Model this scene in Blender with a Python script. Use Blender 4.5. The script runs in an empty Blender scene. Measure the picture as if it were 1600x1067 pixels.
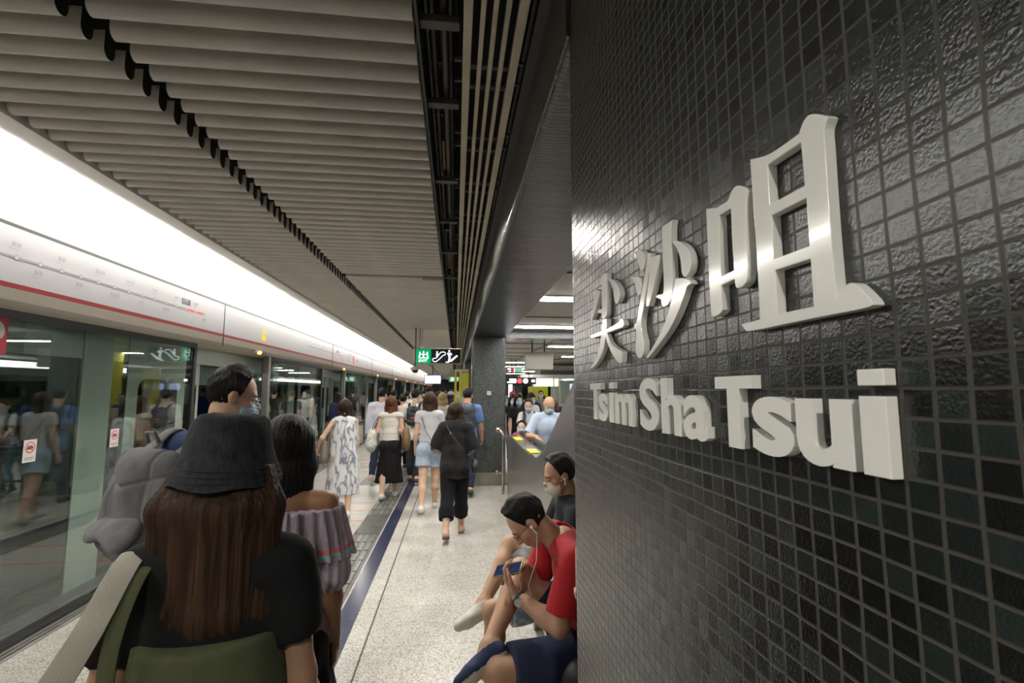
import bpy, math, random
import numpy as np
from mathutils import Vector, Matrix
random.seed(7); RS = np.random.RandomState(5)
SC = bpy.context.scene
COL = SC.collection
# ---------------------------------------------------------------- camera
EYE = 1.72
PITCH = math.atan(76.5/750.0); YAW = math.atan(88/750.0*math.cos(PITCH))
cam_d = bpy.data.cameras.new('camera'); cam = bpy.data.objects.new('camera', cam_d); COL.objects.link(cam)
cam_d.sensor_width = 36.0; cam_d.lens = 36.0*750/1600.0; cam_d.clip_start = 0.03; cam_d.clip_end = 300
cam.location = (0, 0, EYE); cam.rotation_euler = (math.pi/2+PITCH, 0, -YAW)
cam_d.dof.use_dof = True; cam_d.dof.focus_distance = 1.0; cam_d.dof.aperture_fstop = 13.0
SC.camera = cam
# ---------------------------------------------------------------- view, world, light
SC.view_settings.view_transform = 'Standard'; SC.view_settings.look = 'None'
SC.view_settings.gamma = 1.0; SC.view_settings.use_curve_mapping = False
SC.view_settings.exposure = 0.5
SC.cycles.max_bounces = 7; SC.cycles.diffuse_bounces = 4; SC.cycles.glossy_bounces = 4
SC.cycles.transparent_max_bounces = 16; SC.cycles.transmission_bounces = 4
SC.cycles.sample_clamp_indirect = 6.0; SC.cycles.caustics_reflective = False; SC.cycles.caustics_refractive = False
W = bpy.data.worlds.new('world'); SC.world = W; W.use_nodes = True
W.node_tree.nodes['Background'].inputs[0].default_value = (0.9, 0.95, 1.0, 1)
W.node_tree.nodes['Background'].inputs[1].default_value = 0.04
COVE_E = 26.0        # emission of the cove tubes over the screen doors
HALL_E = 24.0        # emission of the concourse ceiling lamps
FILL_E = 1.7         # power scale of the added fill lamps at the service slot

# ---------------------------------------------------------------- materials
MATS = {}
def nodes_of(m):
    m.use_nodes = True; nt = m.node_tree
    return nt, nt.nodes, nt.links, nt.nodes['Principled BSDF']
def mat(name, col, rough=0.6, metal=0.0, var=0.0, scale=8.0, bump=0.0, bscale=60.0, stretch=(1,1,1), col2=None, emit=None, estr=0.0, spec=None, coat=0.0, sheen=0.0, detail=4.0, contrast=None):
    if name in MATS: return MATS[name]
    m = bpy.data.materials.new(name); nt, N, L, b = nodes_of(m)
    c = (*col, 1.0)
    b.inputs['Base Color'].default_value = c; b.inputs['Roughness'].default_value = rough; b.inputs['Metallic'].default_value = metal
    if spec is not None: b.inputs['Specular IOR Level'].default_value = spec
    if coat: b.inputs['Coat Weight'].default_value = coat
    if sheen: b.inputs['Sheen Weight'].default_value = sheen
    if emit: b.inputs['Emission Color'].default_value = (*emit, 1); b.inputs['Emission Strength'].default_value = estr
    tc = N.new('ShaderNodeTexCoord'); mp = N.new('ShaderNodeMapping'); L.new(tc.outputs['Object'], mp.inputs[0])
    mp.inputs['Scale'].default_value = stretch
    if var or col2:
        n = N.new('ShaderNodeTexNoise'); n.inputs['Scale'].default_value = scale; n.inputs['Detail'].default_value = detail
        L.new(mp.outputs[0], n.inputs['Vector'])
        r = N.new('ShaderNodeValToRGB'); L.new(n.outputs['Fac'], r.inputs[0]); L.new(r.outputs[0], b.inputs['Base Color'])
        lo, hi = contrast or (0.3, 0.7)
        r.color_ramp.elements[0].position = lo; r.color_ramp.elements[1].position = hi
        if col2: r.color_ramp.elements[0].color = c; r.color_ramp.elements[1].color = (*col2, 1)
        else:
            r.color_ramp.elements[0].color = (*[max(0, x*(1-var)) for x in col], 1); r.color_ramp.elements[1].color = (*[min(1, x*(1+var)) for x in col], 1)
    if bump:
        n2 = N.new('ShaderNodeTexNoise'); n2.inputs['Scale'].default_value = bscale; n2.inputs['Detail'].default_value = 3
        L.new(mp.outputs[0], n2.inputs['Vector'])
        bm = N.new('ShaderNodeBump'); bm.inputs['Strength'].default_value = bump; bm.inputs['Distance'].default_value = 0.01
        L.new(n2.outputs['Fac'], bm.inputs['Height']); L.new(bm.outputs[0], b.inputs['Normal'])
    MATS[name] = m; return m
def emitter(name, col, s):
    if name in MATS: return MATS[name]
    m = bpy.data.materials.new(name); nt, N, L, b = nodes_of(m); N.remove(b)
    e = N.new('ShaderNodeEmission'); e.inputs[0].default_value = (*col, 1); e.inputs[1].default_value = s
    L.new(e.outputs[0], N['Material Output'].inputs[0]); MATS[name] = m; return m
def fabric(name, col, var=0.12, col2=None, scale=14, stretch=(1,1,0.5), contrast=None): return mat(name, col, 0.9, 0, var, scale, 0.25, 260, stretch, col2, spec=0.15, sheen=0.03, contrast=contrast)
def hair_mat(name, col, col2):
    return mat(name, col, 0.5, 0, 0, 55, 0.8, 150, (1, 1, 0.05), col2, spec=0.16, contrast=(0.35, 0.75))

def glass_mat(name, tint, boost, rough=0.0):
    m = bpy.data.materials.new(name); nt, N, L, b = nodes_of(m); N.remove(b)
    t = N.new('ShaderNodeBsdfTransparent'); t.inputs[0].default_value = (*tint, 1)
    g = N.new('ShaderNodeBsdfGlossy'); g.inputs['Roughness'].default_value = rough; g.inputs[0].default_value = (0.95, 1, 0.97, 1)
    f = N.new('ShaderNodeFresnel'); ge = N.new('ShaderNodeNewGeometry'); io = N.new('ShaderNodeMapRange')
    io.inputs[3].default_value = 1.5; io.inputs[4].default_value = 1/1.5; L.new(ge.outputs['Backfacing'], io.inputs[0]); L.new(io.outputs[0], f.inputs[0])
    a = N.new('ShaderNodeMath'); a.operation = 'MULTIPLY'; a.inputs[1].default_value = boost; a.use_clamp = True
    x = N.new('ShaderNodeMixShader'); L.new(f.outputs[0], a.inputs[0]); L.new(a.outputs[0], x.inputs[0]); L.new(t.outputs[0], x.inputs[1]); L.new(g.outputs[0], x.inputs[2])
    L.new(x.outputs[0], N['Material Output'].inputs[0]); MATS[name] = m; return m

def tile_mat(name, pitch, axes, c1, c2, grout, gw=0.046, rough=0.19, tilt=0.05, bump=0.28, spec=0.62, coat=0.25):
    """square glazed mosaic: per-tile colour, per-tile tilt of the glaze, sunken grout; axes = the two object axes of the surface"""
    m = bpy.data.materials.new(name); nt, N, L, b = nodes_of(m)
    tc = N.new('ShaderNodeTexCoord')
    def vm(op, a, v=None, link=None):
        n = N.new('ShaderNodeVectorMath'); n.operation = op; L.new(a, n.inputs[0])
        if v is not None: n.inputs[1].default_value = v
        if link is not None: L.new(link, n.inputs[1])
        return n.outputs[0]
    def ma(op, a, v=None, link=None):
        n = N.new('ShaderNodeMath'); n.operation = op; L.new(a, n.inputs[0])
        if v is not None: n.inputs[1].default_value = v
        if link is not None: L.new(link, n.inputs[1])
        return n.outputs[0]
    wn = N.new('ShaderNodeTexNoise'); wn.inputs['Scale'].default_value = 9.0; L.new(tc.outputs['Object'], wn.inputs['Vector'])
    wob = vm('SCALE', vm('SUBTRACT', wn.outputs['Color'], (0.5, 0.5, 0.5))); wob.node.inputs['Scale'].default_value = 0.005
    pos = vm('ADD', tc.outputs['Object'], link=wob)
    p = vm('MULTIPLY', pos, (1/pitch[0], 1/pitch[1], 1/pitch[2]))
    cell = vm('FLOOR', vm('ADD', p, (0.013, 0.013, 0.013))); fr = vm('FRACTION', vm('ADD', p, (0.013, 0.013, 0.013)))
    # keep the two surface axes only
    msk = tuple(1.0 if i in axes else 0.0 for i in range(3))
    cell = vm('MULTIPLY', cell, msk)
    wh = N.new('ShaderNodeTexWhiteNoise'); wh.noise_dimensions = '3D'; L.new(cell, wh.inputs['Vector'])
    sep = N.new('ShaderNodeSeparateXYZ'); L.new(fr, sep.inputs[0])
    es = []
    for i in axes:
        d = ma('ABSOLUTE', ma('SUBTRACT', sep.outputs[i], 0.5)); es.append(d)
    e = ma('MAXIMUM', es[0], link=es[1])
    mr = N.new('ShaderNodeMapRange'); mr.inputs[1].default_value = 0.5-gw-0.03; mr.inputs[2].default_value = 0.5-gw+0.01; L.new(e, mr.inputs[0])
    g = mr.outputs[0]
    ramp = N.new('ShaderNodeValToRGB'); L.new(wh.outputs['Value'], ramp.inputs[0])
    ramp.color_ramp.elements[0].color = (*c1, 1); ramp.color_ramp.elements[1].color = (*c2, 1); ramp.color_ramp.elements[0].position = 0.18
    ramp.color_ramp.elements.new(0.62).color = (*[0.5*a+0.5*b_ for a, b_ in zip(c1, c2)], 1)
    fn = N.new('ShaderNodeTexNoise'); fn.inputs['Scale'].default_value = 55; fn.inputs['Detail'].default_value = 5; L.new(tc.outputs['Object'], fn.inputs['Vector'])
    mx0 = N.new('ShaderNodeMix'); mx0.data_type = 'RGBA'; mx0.blend_type = 'MULTIPLY'; mx0.inputs[0].default_value = 0.6
    L.new(ramp.outputs[0], mx0.inputs[6]); L.new(fn.outputs['Fac'], mx0.inputs[7])
    mx = N.new('ShaderNodeMix'); mx.data_type = 'RGBA'; L.new(g, mx.inputs[0]); L.new(mx0.outputs[2], mx.inputs[6]); mx.inputs[7].default_value = (*grout, 1)
    L.new(mx.outputs[2], b.inputs['Base Color'])
    rr = N.new('ShaderNodeMapRange'); rr.inputs[3].default_value = rough; rr.inputs[4].default_value = 0.8; L.new(g, rr.inputs[0]); L.new(rr.outputs[0], b.inputs['Roughness'])
    b.inputs['Specular IOR Level'].default_value = spec; b.inputs['Coat Weight'].default_value = coat; b.inputs['Coat Roughness'].default_value = 0.26
    # glaze: tilt per tile, then hammered bump, then grout step
    geo = N.new('ShaderNodeNewGeometry')
    tl = vm('SCALE', vm('SUBTRACT', wh.outputs['Color'], (0.5, 0.5, 0.5))); tl.node.inputs['Scale'].default_value = tilt
    nn = vm('NORMALIZE', vm('ADD', geo.outputs['Normal'], link=tl))
    hn = N.new('ShaderNodeTexNoise'); hn.inputs['Scale'].default_value = 320; hn.inputs['Detail'].default_value = 3; L.new(tc.outputs['Object'], hn.inputs['Vector'])
    b1 = N.new('ShaderNodeBump'); b1.inputs['Strength'].default_value = bump; b1.inputs['Distance'].default_value = 0.002
    L.new(hn.outputs['Fac'], b1.inputs['Height']); L.new(nn, b1.inputs['Normal'])
    b2 = N.new('ShaderNodeBump'); b2.invert = True; b2.inputs['Strength'].default_value = 0.6; b2.inputs['Distance'].default_value = 0.0015
    L.new(g, b2.inputs['Height']); L.new(b1.outputs[0], b2.inputs['Normal'])
    L.new(b2.outputs[0], b.inputs['Normal'])
    MATS[name] = m; return m

def terrazzo_mat(name, base, dark, light, joint=0.6, scale=150):
    m = bpy.data.materials.new(name); nt, N, L, b = nodes_of(m)
    tc = N.new('ShaderNodeTexCoord')
    v = N.new('ShaderNodeTexVoronoi'); v.inputs['Scale'].default_value = scale; L.new(tc.outputs['Object'], v.inputs['Vector'])
    r = N.new('ShaderNodeValToRGB'); r.color_ramp.interpolation = 'CONSTANT'
    s = N.new('ShaderNodeSeparateColor'); L.new(v.outputs['Color'], s.inputs[0]); L.new(s.outputs[0], r.inputs[0])
    e = r.color_ramp.elements; e[0].color = (*dark, 1); e[0].position = 0; e[1].position = 0.14; e[1].color = (*base, 1)
    e.new(0.55).color = (*light, 1); e.new(0.85).color = (*[0.72*x for x in base], 1)
    n = N.new('ShaderNodeTexNoise'); n.inputs['Scale'].default_value = 2.2; n.inputs['Detail'].default_value = 6; L.new(tc.outputs['Object'], n.inputs['Vector'])
    mr = N.new('ShaderNodeMapRange'); mr.inputs[1].default_value = 0.3; mr.inputs[2].default_value = 0.7; mr.inputs[3].default_value = 0.82; mr.inputs[4].default_value = 1.05; L.new(n.outputs[0], mr.inputs[0])
    mx = N.new('ShaderNodeMix'); mx.data_type = 'RGBA'; mx.blend_type = 'MULTIPLY'; mx.inputs[0].default_value = 1
    L.new(r.outputs[0], mx.inputs[6]); L.new(mr.outputs[0], mx.inputs[7])
    br = N.new('ShaderNodeTexBrick'); br.offset = 0; br.inputs['Scale'].default_value = 1; br.inputs['Mortar Size'].default_value = 0.0022; br.inputs['Brick Width'].default_value = joint*2; br.inputs['Row Height'].default_value = joint
    br.inputs['Color1'].default_value = (1, 1, 1, 1); br.inputs['Color2'].default_value = (0.95, 0.95, 0.95, 1); br.inputs['Mortar'].default_value = (0.5, 0.48, 0.44, 1)
    mp = N.new('ShaderNodeMapping'); mp.inputs['Location'].default_value = (0.6, 0.1, 0); L.new(tc.outputs['Object'], mp.inputs[0]); L.new(mp.outputs[0], br.inputs['Vector'])
    m2 = N.new('ShaderNodeMix'); m2.data_type = 'RGBA'; m2.blend_type = 'MULTIPLY'; m2.inputs[0].default_value = 1; L.new(mx.outputs[2], m2.inputs[6]); L.new(br.outputs[0], m2.inputs[7])
    L.new(m2.outputs[2], b.inputs['Base Color']); b.inputs['Roughness'].default_value = 0.32
    MATS[name] = m; return m

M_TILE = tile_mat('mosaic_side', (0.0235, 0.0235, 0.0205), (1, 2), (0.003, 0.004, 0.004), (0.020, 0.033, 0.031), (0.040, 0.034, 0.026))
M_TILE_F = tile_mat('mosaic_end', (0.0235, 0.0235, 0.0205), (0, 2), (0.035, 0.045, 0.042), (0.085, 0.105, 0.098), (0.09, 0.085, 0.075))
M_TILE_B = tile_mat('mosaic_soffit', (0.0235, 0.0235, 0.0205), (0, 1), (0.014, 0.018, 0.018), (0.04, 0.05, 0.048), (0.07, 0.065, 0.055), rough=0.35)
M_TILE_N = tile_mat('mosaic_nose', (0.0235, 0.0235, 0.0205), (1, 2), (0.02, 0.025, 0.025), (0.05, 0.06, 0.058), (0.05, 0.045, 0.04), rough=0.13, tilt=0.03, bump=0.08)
M_TERR = terrazzo_mat('terrazzo', (0.50, 0.48, 0.43), (0.20, 0.19, 0.17), (0.66, 0.64, 0.59))
M_WHITE = mat('white_acrylic', (0.84, 0.84, 0.80), 0.12, coat=0.3)
M_SLAT = mat('slat_paint', (0.62, 0.59, 0.54), 0.38, var=0.06, scale=3)
M_DARK = mat('dark_void', (0.012, 0.012, 0.011), 0.8, var=0.3, scale=5)
M_CAP = mat('slat_cap', (0.02, 0.025, 0.02), 0.5)
M_PANEL = mat('panel_white', (0.52, 0.50, 0.465), 0.35, var=0.02, scale=2)
M_HEADER = mat('header_white', (0.38, 0.375, 0.39), 0.3, var=0.03, scale=2)
M_BEIGE = mat('beige_metal', (0.50, 0.46, 0.40), 0.4)
M_RED = mat('red_stripe', (0.20, 0.012, 0.012), 0.4)
M_STEEL = mat('brushed_steel', (0.44, 0.43, 0.41), 0.27, 0.9, var=0.14, scale=30, stretch=(1, 1, 0.03))
M_ALU = mat('aluminium', (0.42, 0.40, 0.39), 0.35, 1.0, var=0.08, scale=20)
M_BLACK = mat('black_paint', (0.012, 0.012, 0.013), 0.4)
M_GLASS = glass_mat('door_glass', (0.84, 0.88, 0.86), 1.5)
M_TRAIN = mat('train_panel', (0.42, 0.50, 0.45), 0.3, var=0.05, scale=2)
M_RAIL = mat('cream_rail', (0.50, 0.46, 0.34), 0.45, var=0.12, scale=4)

# ---------------------------------------------------------------- mesh helpers
class MB:
    def __init__(s): s.v = []; s.f = []; s.m = []
    def add(s, vs, fs, mi=0):
        o = len(s.v); s.v += [tuple(map(float, v)) for v in vs]; s.f += [tuple(i+o for i in f) for f in fs]; s.m += [mi]*len(fs); return s
    def box(s, a, b, mi=0, bev=0.0):
        x0, y0, z0 = a; x1, y1, z1 = b
        if bev <= 0:
            vs = [(x0,y0,z0),(x1,y0,z0),(x1,y1,z0),(x0,y1,z0),(x0,y0,z1),(x1,y0,z1),(x1,y1,z1),(x0,y1,z1)]
            return s.add(vs, [(3,2,1,0),(4,5,6,7),(0,1,5,4),(1,2,6,5),(2,3,7,6),(3,0,4,7)], mi)
        import bmesh
        bm = bmesh.new(); bmesh.ops.create_cube(bm, size=1)
        for v in bm.verts: v.co = Vector((x0+(v.co.x+.5)*(x1-x0), y0+(v.co.y+.5)*(y1-y0), z0+(v.co.z+.5)*(z1-z0)))
        bmesh.ops.bevel(bm, geom=bm.edges[:], offset=bev, segments=3, affect='EDGES', profile=0.5)
        bm.verts.index_update()
        s.add([v.co for v in bm.verts], [[v.index for v in f.verts] for f in bm.faces], mi); bm.free(); return s
    def obox(s, c, half, R, mi=0, bev=0.0):
        t = MB().box([-h for h in half], half, 0, bev)
        s.add([Vector(c)+R@Vector(v) for v in t.v], t.f, mi); return s
    def prism(s, poly, axis, a, b, mi=0, mcap=None):
        """poly in the other two axes (cyclic order), extruded a..b along axis"""
        n = len(poly); vs = []
        for t in (a, b):
            for p in poly:
                q = [p[0], p[1]]; q.insert(axis, t); vs.append(q)
        s.add(vs, [(i, (i+1) % n, (i+1) % n+n, i+n) for i in range(n)], mi)
        s.add(vs, [tuple(range(n))[::-1], tuple(range(n, 2*n))], mi if mcap is None else mcap); return s
    def tube(s, pts, r, n=10, mi=0, cap=True, k=1.0):
        pts = [Vector(p) for p in pts]; rs = r if isinstance(r, (list, tuple)) else [r]*len(pts)
        up = Vector((0, 0, 1)); prev = None; rings = []
        for i, p in enumerate(pts):
            d = (pts[min(i+1, len(pts)-1)]-pts[max(i-1, 0)]).normalized()
            if prev is None:
                a = up if abs(d.dot(up)) < 0.9 else Vector((1, 0, 0)); u = d.cross(a).normalized()
            else: u = (prev-d*prev.dot(d)).normalized()
            prev = u; w = d.cross(u)
            rings.append([p+(u*math.cos(2*math.pi*j/n)+w*math.sin(2*math.pi*j/n)*k)*rs[i] for j in range(n)])
        vs = [v for R_ in rings for v in R_]; fs = []
        for i in range(len(rings)-1):
            for j in range(n): fs.append((i*n+j, i*n+(j+1) % n, (i+1)*n+(j+1) % n, (i+1)*n+j))
        if cap: fs += [tuple(range(n))[::-1], tuple((len(rings)-1)*n+j for j in range(n))]
        return s.add(vs, fs, mi)
    def strap(s, pts, w, th, lat=(1, 0, 0), mi=0):
        pts = [Vector(p) for p in pts]; P = []
        for i in range(len(pts)-1):      # smooth the path
            p0, p1, p2, p3 = pts[max(i-1, 0)], pts[i], pts[i+1], pts[min(i+2, len(pts)-1)]
            for t in (0, .25, .5, .75): P.append(.5*((2*p1)+(p2-p0)*t+(2*p0-5*p1+4*p2-p3)*t*t+(3*p1-p0-3*p2+p3)*t**3))
        P.append(pts[-1]); vs = []; fs = []; lat = Vector(lat); n = 8
        for i, p in enumerate(P):
            d = (P[min(i+1, len(P)-1)]-P[max(i-1, 0)]).normalized(); u = (lat-d*lat.dot(d)).normalized(); v = d.cross(u)
            for j in range(n):
                a = 2*math.pi*(j+.5)/n; vs.append(p+u*(w*max(-1, min(1, 1.3*math.cos(a))))+v*(th*math.sin(a)))
        for i in range(len(P)-1):
            for j in range(n): fs.append((i*n+j, i*n+(j+1) % n, (i+1)*n+(j+1) % n, (i+1)*n+j))
        fs += [tuple(range(n))[::-1], tuple((len(P)-1)*n+j for j in range(n))]
        return s.add(vs, fs, mi)
    def ball(s, c, r, n=12, mi=0):
        r = (r, r, r) if isinstance(r, (int, float)) else r; m = n//2; vs = []; fs = []
        for i in range(m+1):
            t = math.pi*i/m
            for j in range(n):
                a = 2*math.pi*j/n; vs.append((c[0]+r[0]*math.sin(t)*math.cos(a), c[1]+r[1]*math.sin(t)*math.sin(a), c[2]+r[2]*math.cos(t)))
        for i in range(m):
            for j in range(n): fs.append((i*n+j, (i+1)*n+j, (i+1)*n+(j+1) % n, i*n+(j+1) % n))
        return s.add(vs, fs, mi)
    def obj(s, name, mats, parent=None, smooth=False, loc=None):
        me = bpy.data.meshes.new(name); me.from_pydata(s.v, [], s.f)
        for m_ in (mats if isinstance(mats, (list, tuple)) else [mats]): me.materials.append(m_)
        me.polygons.foreach_set('material_index', s.m)
        if smooth:
            me.polygons.foreach_set('use_smooth', [True]*len(me.polygons))
            try: me.set_sharp_from_angle(angle=math.radians(38))
            except Exception: pass
        me.update(); o = bpy.data.objects.new(name, me); COL.objects.link(o)
        if parent: o.parent = parent
        if loc: o.location = loc
        return o
def tag(o, label, cat, group=None):
    o['label'] = label; o['category'] = cat
    if group: o['group'] = group
    return o
def struct(o, label=None):
    o['kind'] = 'structure'
    if label: o['label'] = label
    return o
def thing(name, label, cat, loc=(0, 0, 0), rz=0.0, group=None):
    o = bpy.data.objects.new(name, None); COL.objects.link(o); o.empty_display_size = 0.1
    o.location = loc; o.rotation_euler = (0, 0, rz); return tag(o, label, cat, group)
def dup(root, loc=None, label=None, rz=None):
    r = root.copy(); COL.objects.link(r)
    if loc is not None: r.location = loc
    if rz is not None: r.rotation_euler = (0, 0, rz)
    if label: r['label'] = label
    for ch in list(root.children):
        c = ch.copy(); COL.objects.link(c); c.parent = r
        for g in ch.children:
            d = g.copy(); COL.objects.link(d); d.parent = c
    return r
def text_mesh(txt, size_h=None, bold=0.0, depth=0.0, bevel=0.0):
    c = bpy.data.curves.new('t', 'FONT'); c.body = txt; c.offset = bold; c.extrude = depth; c.bevel_depth = bevel; c.resolution_u = 6
    o = bpy.data.objects.new('t', c); COL.objects.link(o); bpy.context.view_layer.update()
    me = bpy.data.meshes.new_from_object(o); V = [tuple(v.co) for v in me.vertices]; F = [tuple(p.vertices) for p in me.polygons]
    bpy.data.objects.remove(o); bpy.data.meshes.remove(me); return V, F
def curve_mesh(loops, depth, bevel=0.0008):
    c = bpy.data.curves.new('c', 'CURVE'); c.dimensions = '2D'; c.fill_mode = 'BOTH'; c.extrude = depth; c.bevel_depth = bevel; c.bevel_resolution = 2
    for lp in loops:
        s = c.splines.new('POLY'); s.points.add(len(lp)-1); s.use_cyclic_u = True
        for i, p in enumerate(lp): s.points[i].co = (p[0], p[1], 0, 1)
    o = bpy.data.objects.new('c', c); COL.objects.link(o); bpy.context.view_layer.update()
    me = bpy.data.meshes.new_from_object(o); V = [tuple(v.co) for v in me.vertices]; F = [tuple(p.vertices) for p in me.polygons]
    bpy.data.objects.remove(o); bpy.data.meshes.remove(me); return V, F
def chaikin(lp, n=2, corner=0.55):
    for _ in range(n):
        out = []; N_ = len(lp)
        for i in range(N_):
            a = Vector(lp[i-1]); b = Vector(lp[i]); c = Vector(lp[(i+1) % N_])
            d1 = (b-a); d2 = (c-b)
            if d1.length > 1e-9 and d2.length > 1e-9 and d1.angle(d2) > 1.0: out.append(tuple(b)); continue
            out.append(tuple(b-d1*0.25)); out.append(tuple(b+d2*0.25))
        lp = out
    return lp
# ---------------------------------------------------------------- sculpting: smooth unions of limbs, meshed with surface nets
def V3(*a): return np.array(a, float)
def unit(v): v = np.asarray(v, float); return v/(np.linalg.norm(v)+1e-12)
def cone(a, b, ra, rb, side=None, k=1.0, cut=()):
    a = np.asarray(a, float); b = np.asarray(b, float); n = None
    if side is not None and k != 1.0: n = unit(np.cross(b-a+1e-9, side))
    r = max(ra, rb)
    return dict(t='c', a=a, b=b, ra=ra, rb=rb, n=n, k=k, cut=cut, lo=np.minimum(a, b)-r, hi=np.maximum(a, b)+r)
def ell(c, r, R=None, cut=()):
    c = np.asarray(c, float); r = np.asarray(r, float); m = r.max()
    return dict(t='e', c=c, r=r, R=R, cut=cut, lo=c-m, hi=c+m)
def _ev(P, p):
    if p['t'] == 'c':
        q = P-p['a']
        if p['n'] is not None: q = q+(q@p['n'])[..., None]*p['n']*(1/p['k']-1)
        ba = p['b']-p['a']; L2 = ba@ba+1e-12
        t = np.clip((q@ba)/L2, 0, 1); d = np.linalg.norm(q-t[..., None]*ba, axis=-1)-(p['ra']+(p['rb']-p['ra'])*t)
        if p['n'] is not None: d = d*(0.5+0.5*p['k'])
    else:
        q = P-p['c']
        if p['R'] is not None: q = q@p['R']
        k0 = np.linalg.norm(q/p['r'], axis=-1); k1 = np.linalg.norm(q/p['r']**2, axis=-1)+1e-9
        d = k0*(k0-1)/k1
    for c in p['cut']: d = np.maximum(d, (P-np.asarray(c[0]))@np.asarray(c[1]))
    return d
def sculpt(prims, vox, k=0.03, sub=(), disp=None, cut=(), carve_k=0.01):
    lo = np.min([p['lo'] for p in prims], 0)-2.5*vox-k*0.5; hi = np.max([p['hi'] for p in prims], 0)+2.5*vox+k*0.5
    n = np.ceil((hi-lo)/vox).astype(int)+1
    f = np.full(n, 1.0); ax = [lo[i]+vox*np.arange(n[i]) for i in range(3)]
    def box(p, m):
        i0 = np.maximum(np.floor((p['lo']-m-lo)/vox).astype(int), 0); i1 = np.minimum(np.ceil((p['hi']+m-lo)/vox).astype(int)+1, n)
        sl = tuple(slice(i0[j], i1[j]) for j in range(3))
        P = np.stack(np.meshgrid(*[ax[j][sl[j]] for j in range(3)], indexing='ij'), -1); return sl, P
    for p in prims:
        sl, P = box(p, k+2*vox); d = _ev(P, p); g = f[sl]
        h = np.maximum(k-np.abs(g-d), 0)/k; f[sl] = np.minimum(g, d)-h*h*k*0.25
    for p in sub:
        sl, P = box(p, carve_k); d = -_ev(P, p); g = f[sl]
        h = np.maximum(carve_k-np.abs(g-d), 0)/carve_k; f[sl] = np.maximum(g, d)+h*h*carve_k*0.25
    if disp is not None or cut:
        P = np.stack(np.meshgrid(*ax, indexing='ij'), -1)
        if disp is not None: f = f+disp(P)
        for c in cut: f = np.maximum(f, (P-np.asarray(c[0]))@np.asarray(c[1]))
    return nets(f, lo, vox)
def nets(f, lo, vox):
    f = np.where(f == 0, 1e-6, f)
    for a in range(3):
        s0 = [slice(None)]*3; s0[a] = 0; s1 = [slice(None)]*3; s1[a] = -1; f[tuple(s0)] = np.maximum(f[tuple(s0)], vox*.5); f[tuple(s1)] = np.maximum(f[tuple(s1)], vox*.5)
    n = np.array(f.shape); cs = n-1; acc = np.zeros((*cs, 3)); cnt = np.zeros(cs); neg = f < 0; quads = []
    for a in range(3):
        b, c = (a+1) % 3, (a+2) % 3
        s0 = [slice(None)]*3; s1 = [slice(None)]*3; s0[a] = slice(0, -1); s1[a] = slice(1, None)
        x = neg[tuple(s0)] != neg[tuple(s1)]; I = np.argwhere(x)
        if not len(I): continue
        f0 = f[tuple(I.T)]; J = I.copy(); J[:, a] += 1; f1 = f[tuple(J.T)]
        pos = I.astype(float); pos[:, a] += f0/(f0-f1)
        cells = []
        for db, dc in ((0, 0), (1, 0), (1, 1), (0, 1)):
            Q = I.copy(); Q[:, b] -= db; Q[:, c] -= dc; cells.append(Q)
        ok = np.ones(len(I), bool)
        for Q in cells: ok &= (Q >= 0).all(1) & (Q < cs).all(1)
        for Q in cells: np.add.at(acc, tuple(Q[ok].T), pos[ok]); np.add.at(cnt, tuple(Q[ok].T), 1)
        ids = np.stack([np.ravel_multi_index(tuple(Q[ok].T), cs) for Q in cells], 1)
        fl = f0[ok] < 0; ids[fl] = ids[fl][:, ::-1]; quads.append(ids[:, ::-1])
    q = np.concatenate(quads) if quads else np.zeros((0, 4), int)
    used, inv = np.unique(q, return_inverse=True); inv = inv.reshape(-1, 4)
    v = acc.reshape(-1, 3)[used]/cnt.reshape(-1)[used][:, None]
    return v*vox+lo, inv
def smesh(name, parts, mats, parent, fn_mat=None):
    vs = []; fs = []; o = 0
    for v, q in parts: vs.append(v); fs.append(q+o); o += len(v)
    v = np.concatenate(vs); q = np.concatenate(fs)
    me = bpy.data.meshes.new(name); me.vertices.add(len(v)); me.vertices.foreach_set('co', v.ravel())
    me.loops.add(q.size); me.loops.foreach_set('vertex_index', q.ravel().astype(np.int32))
    me.polygons.add(len(q)); me.polygons.foreach_set('loop_start', (np.arange(len(q))*4).astype(np.int32))
    for m_ in (mats if isinstance(mats, (list, tuple)) else [mats]): me.materials.append(m_)
    if fn_mat is not None: me.polygons.foreach_set('material_index', fn_mat(v[q].mean(1)).astype(np.int32))
    me.polygons.foreach_set('use_smooth', np.ones(len(q), bool)); me.update(calc_edges=True); me.validate()
    ob = bpy.data.objects.new(name, me); COL.objects.link(ob); ob.parent = parent; return ob
def folds(amp, seed=0, sx=22, sz=14):
    r = np.random.RandomState(seed); ph = r.rand(6)*6.28; d = r.randn(6, 3); d /= np.linalg.norm(d, axis=1)[:, None]
    def g(P):
        w = sum(np.sin((P@d[i])*(sz+6*i)+ph[i]+1.3*np.sin((P@d[(i+2) % 6])*9+ph[i-1])) for i in range(5))
        return amp*w/5*1.6
    return g

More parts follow.
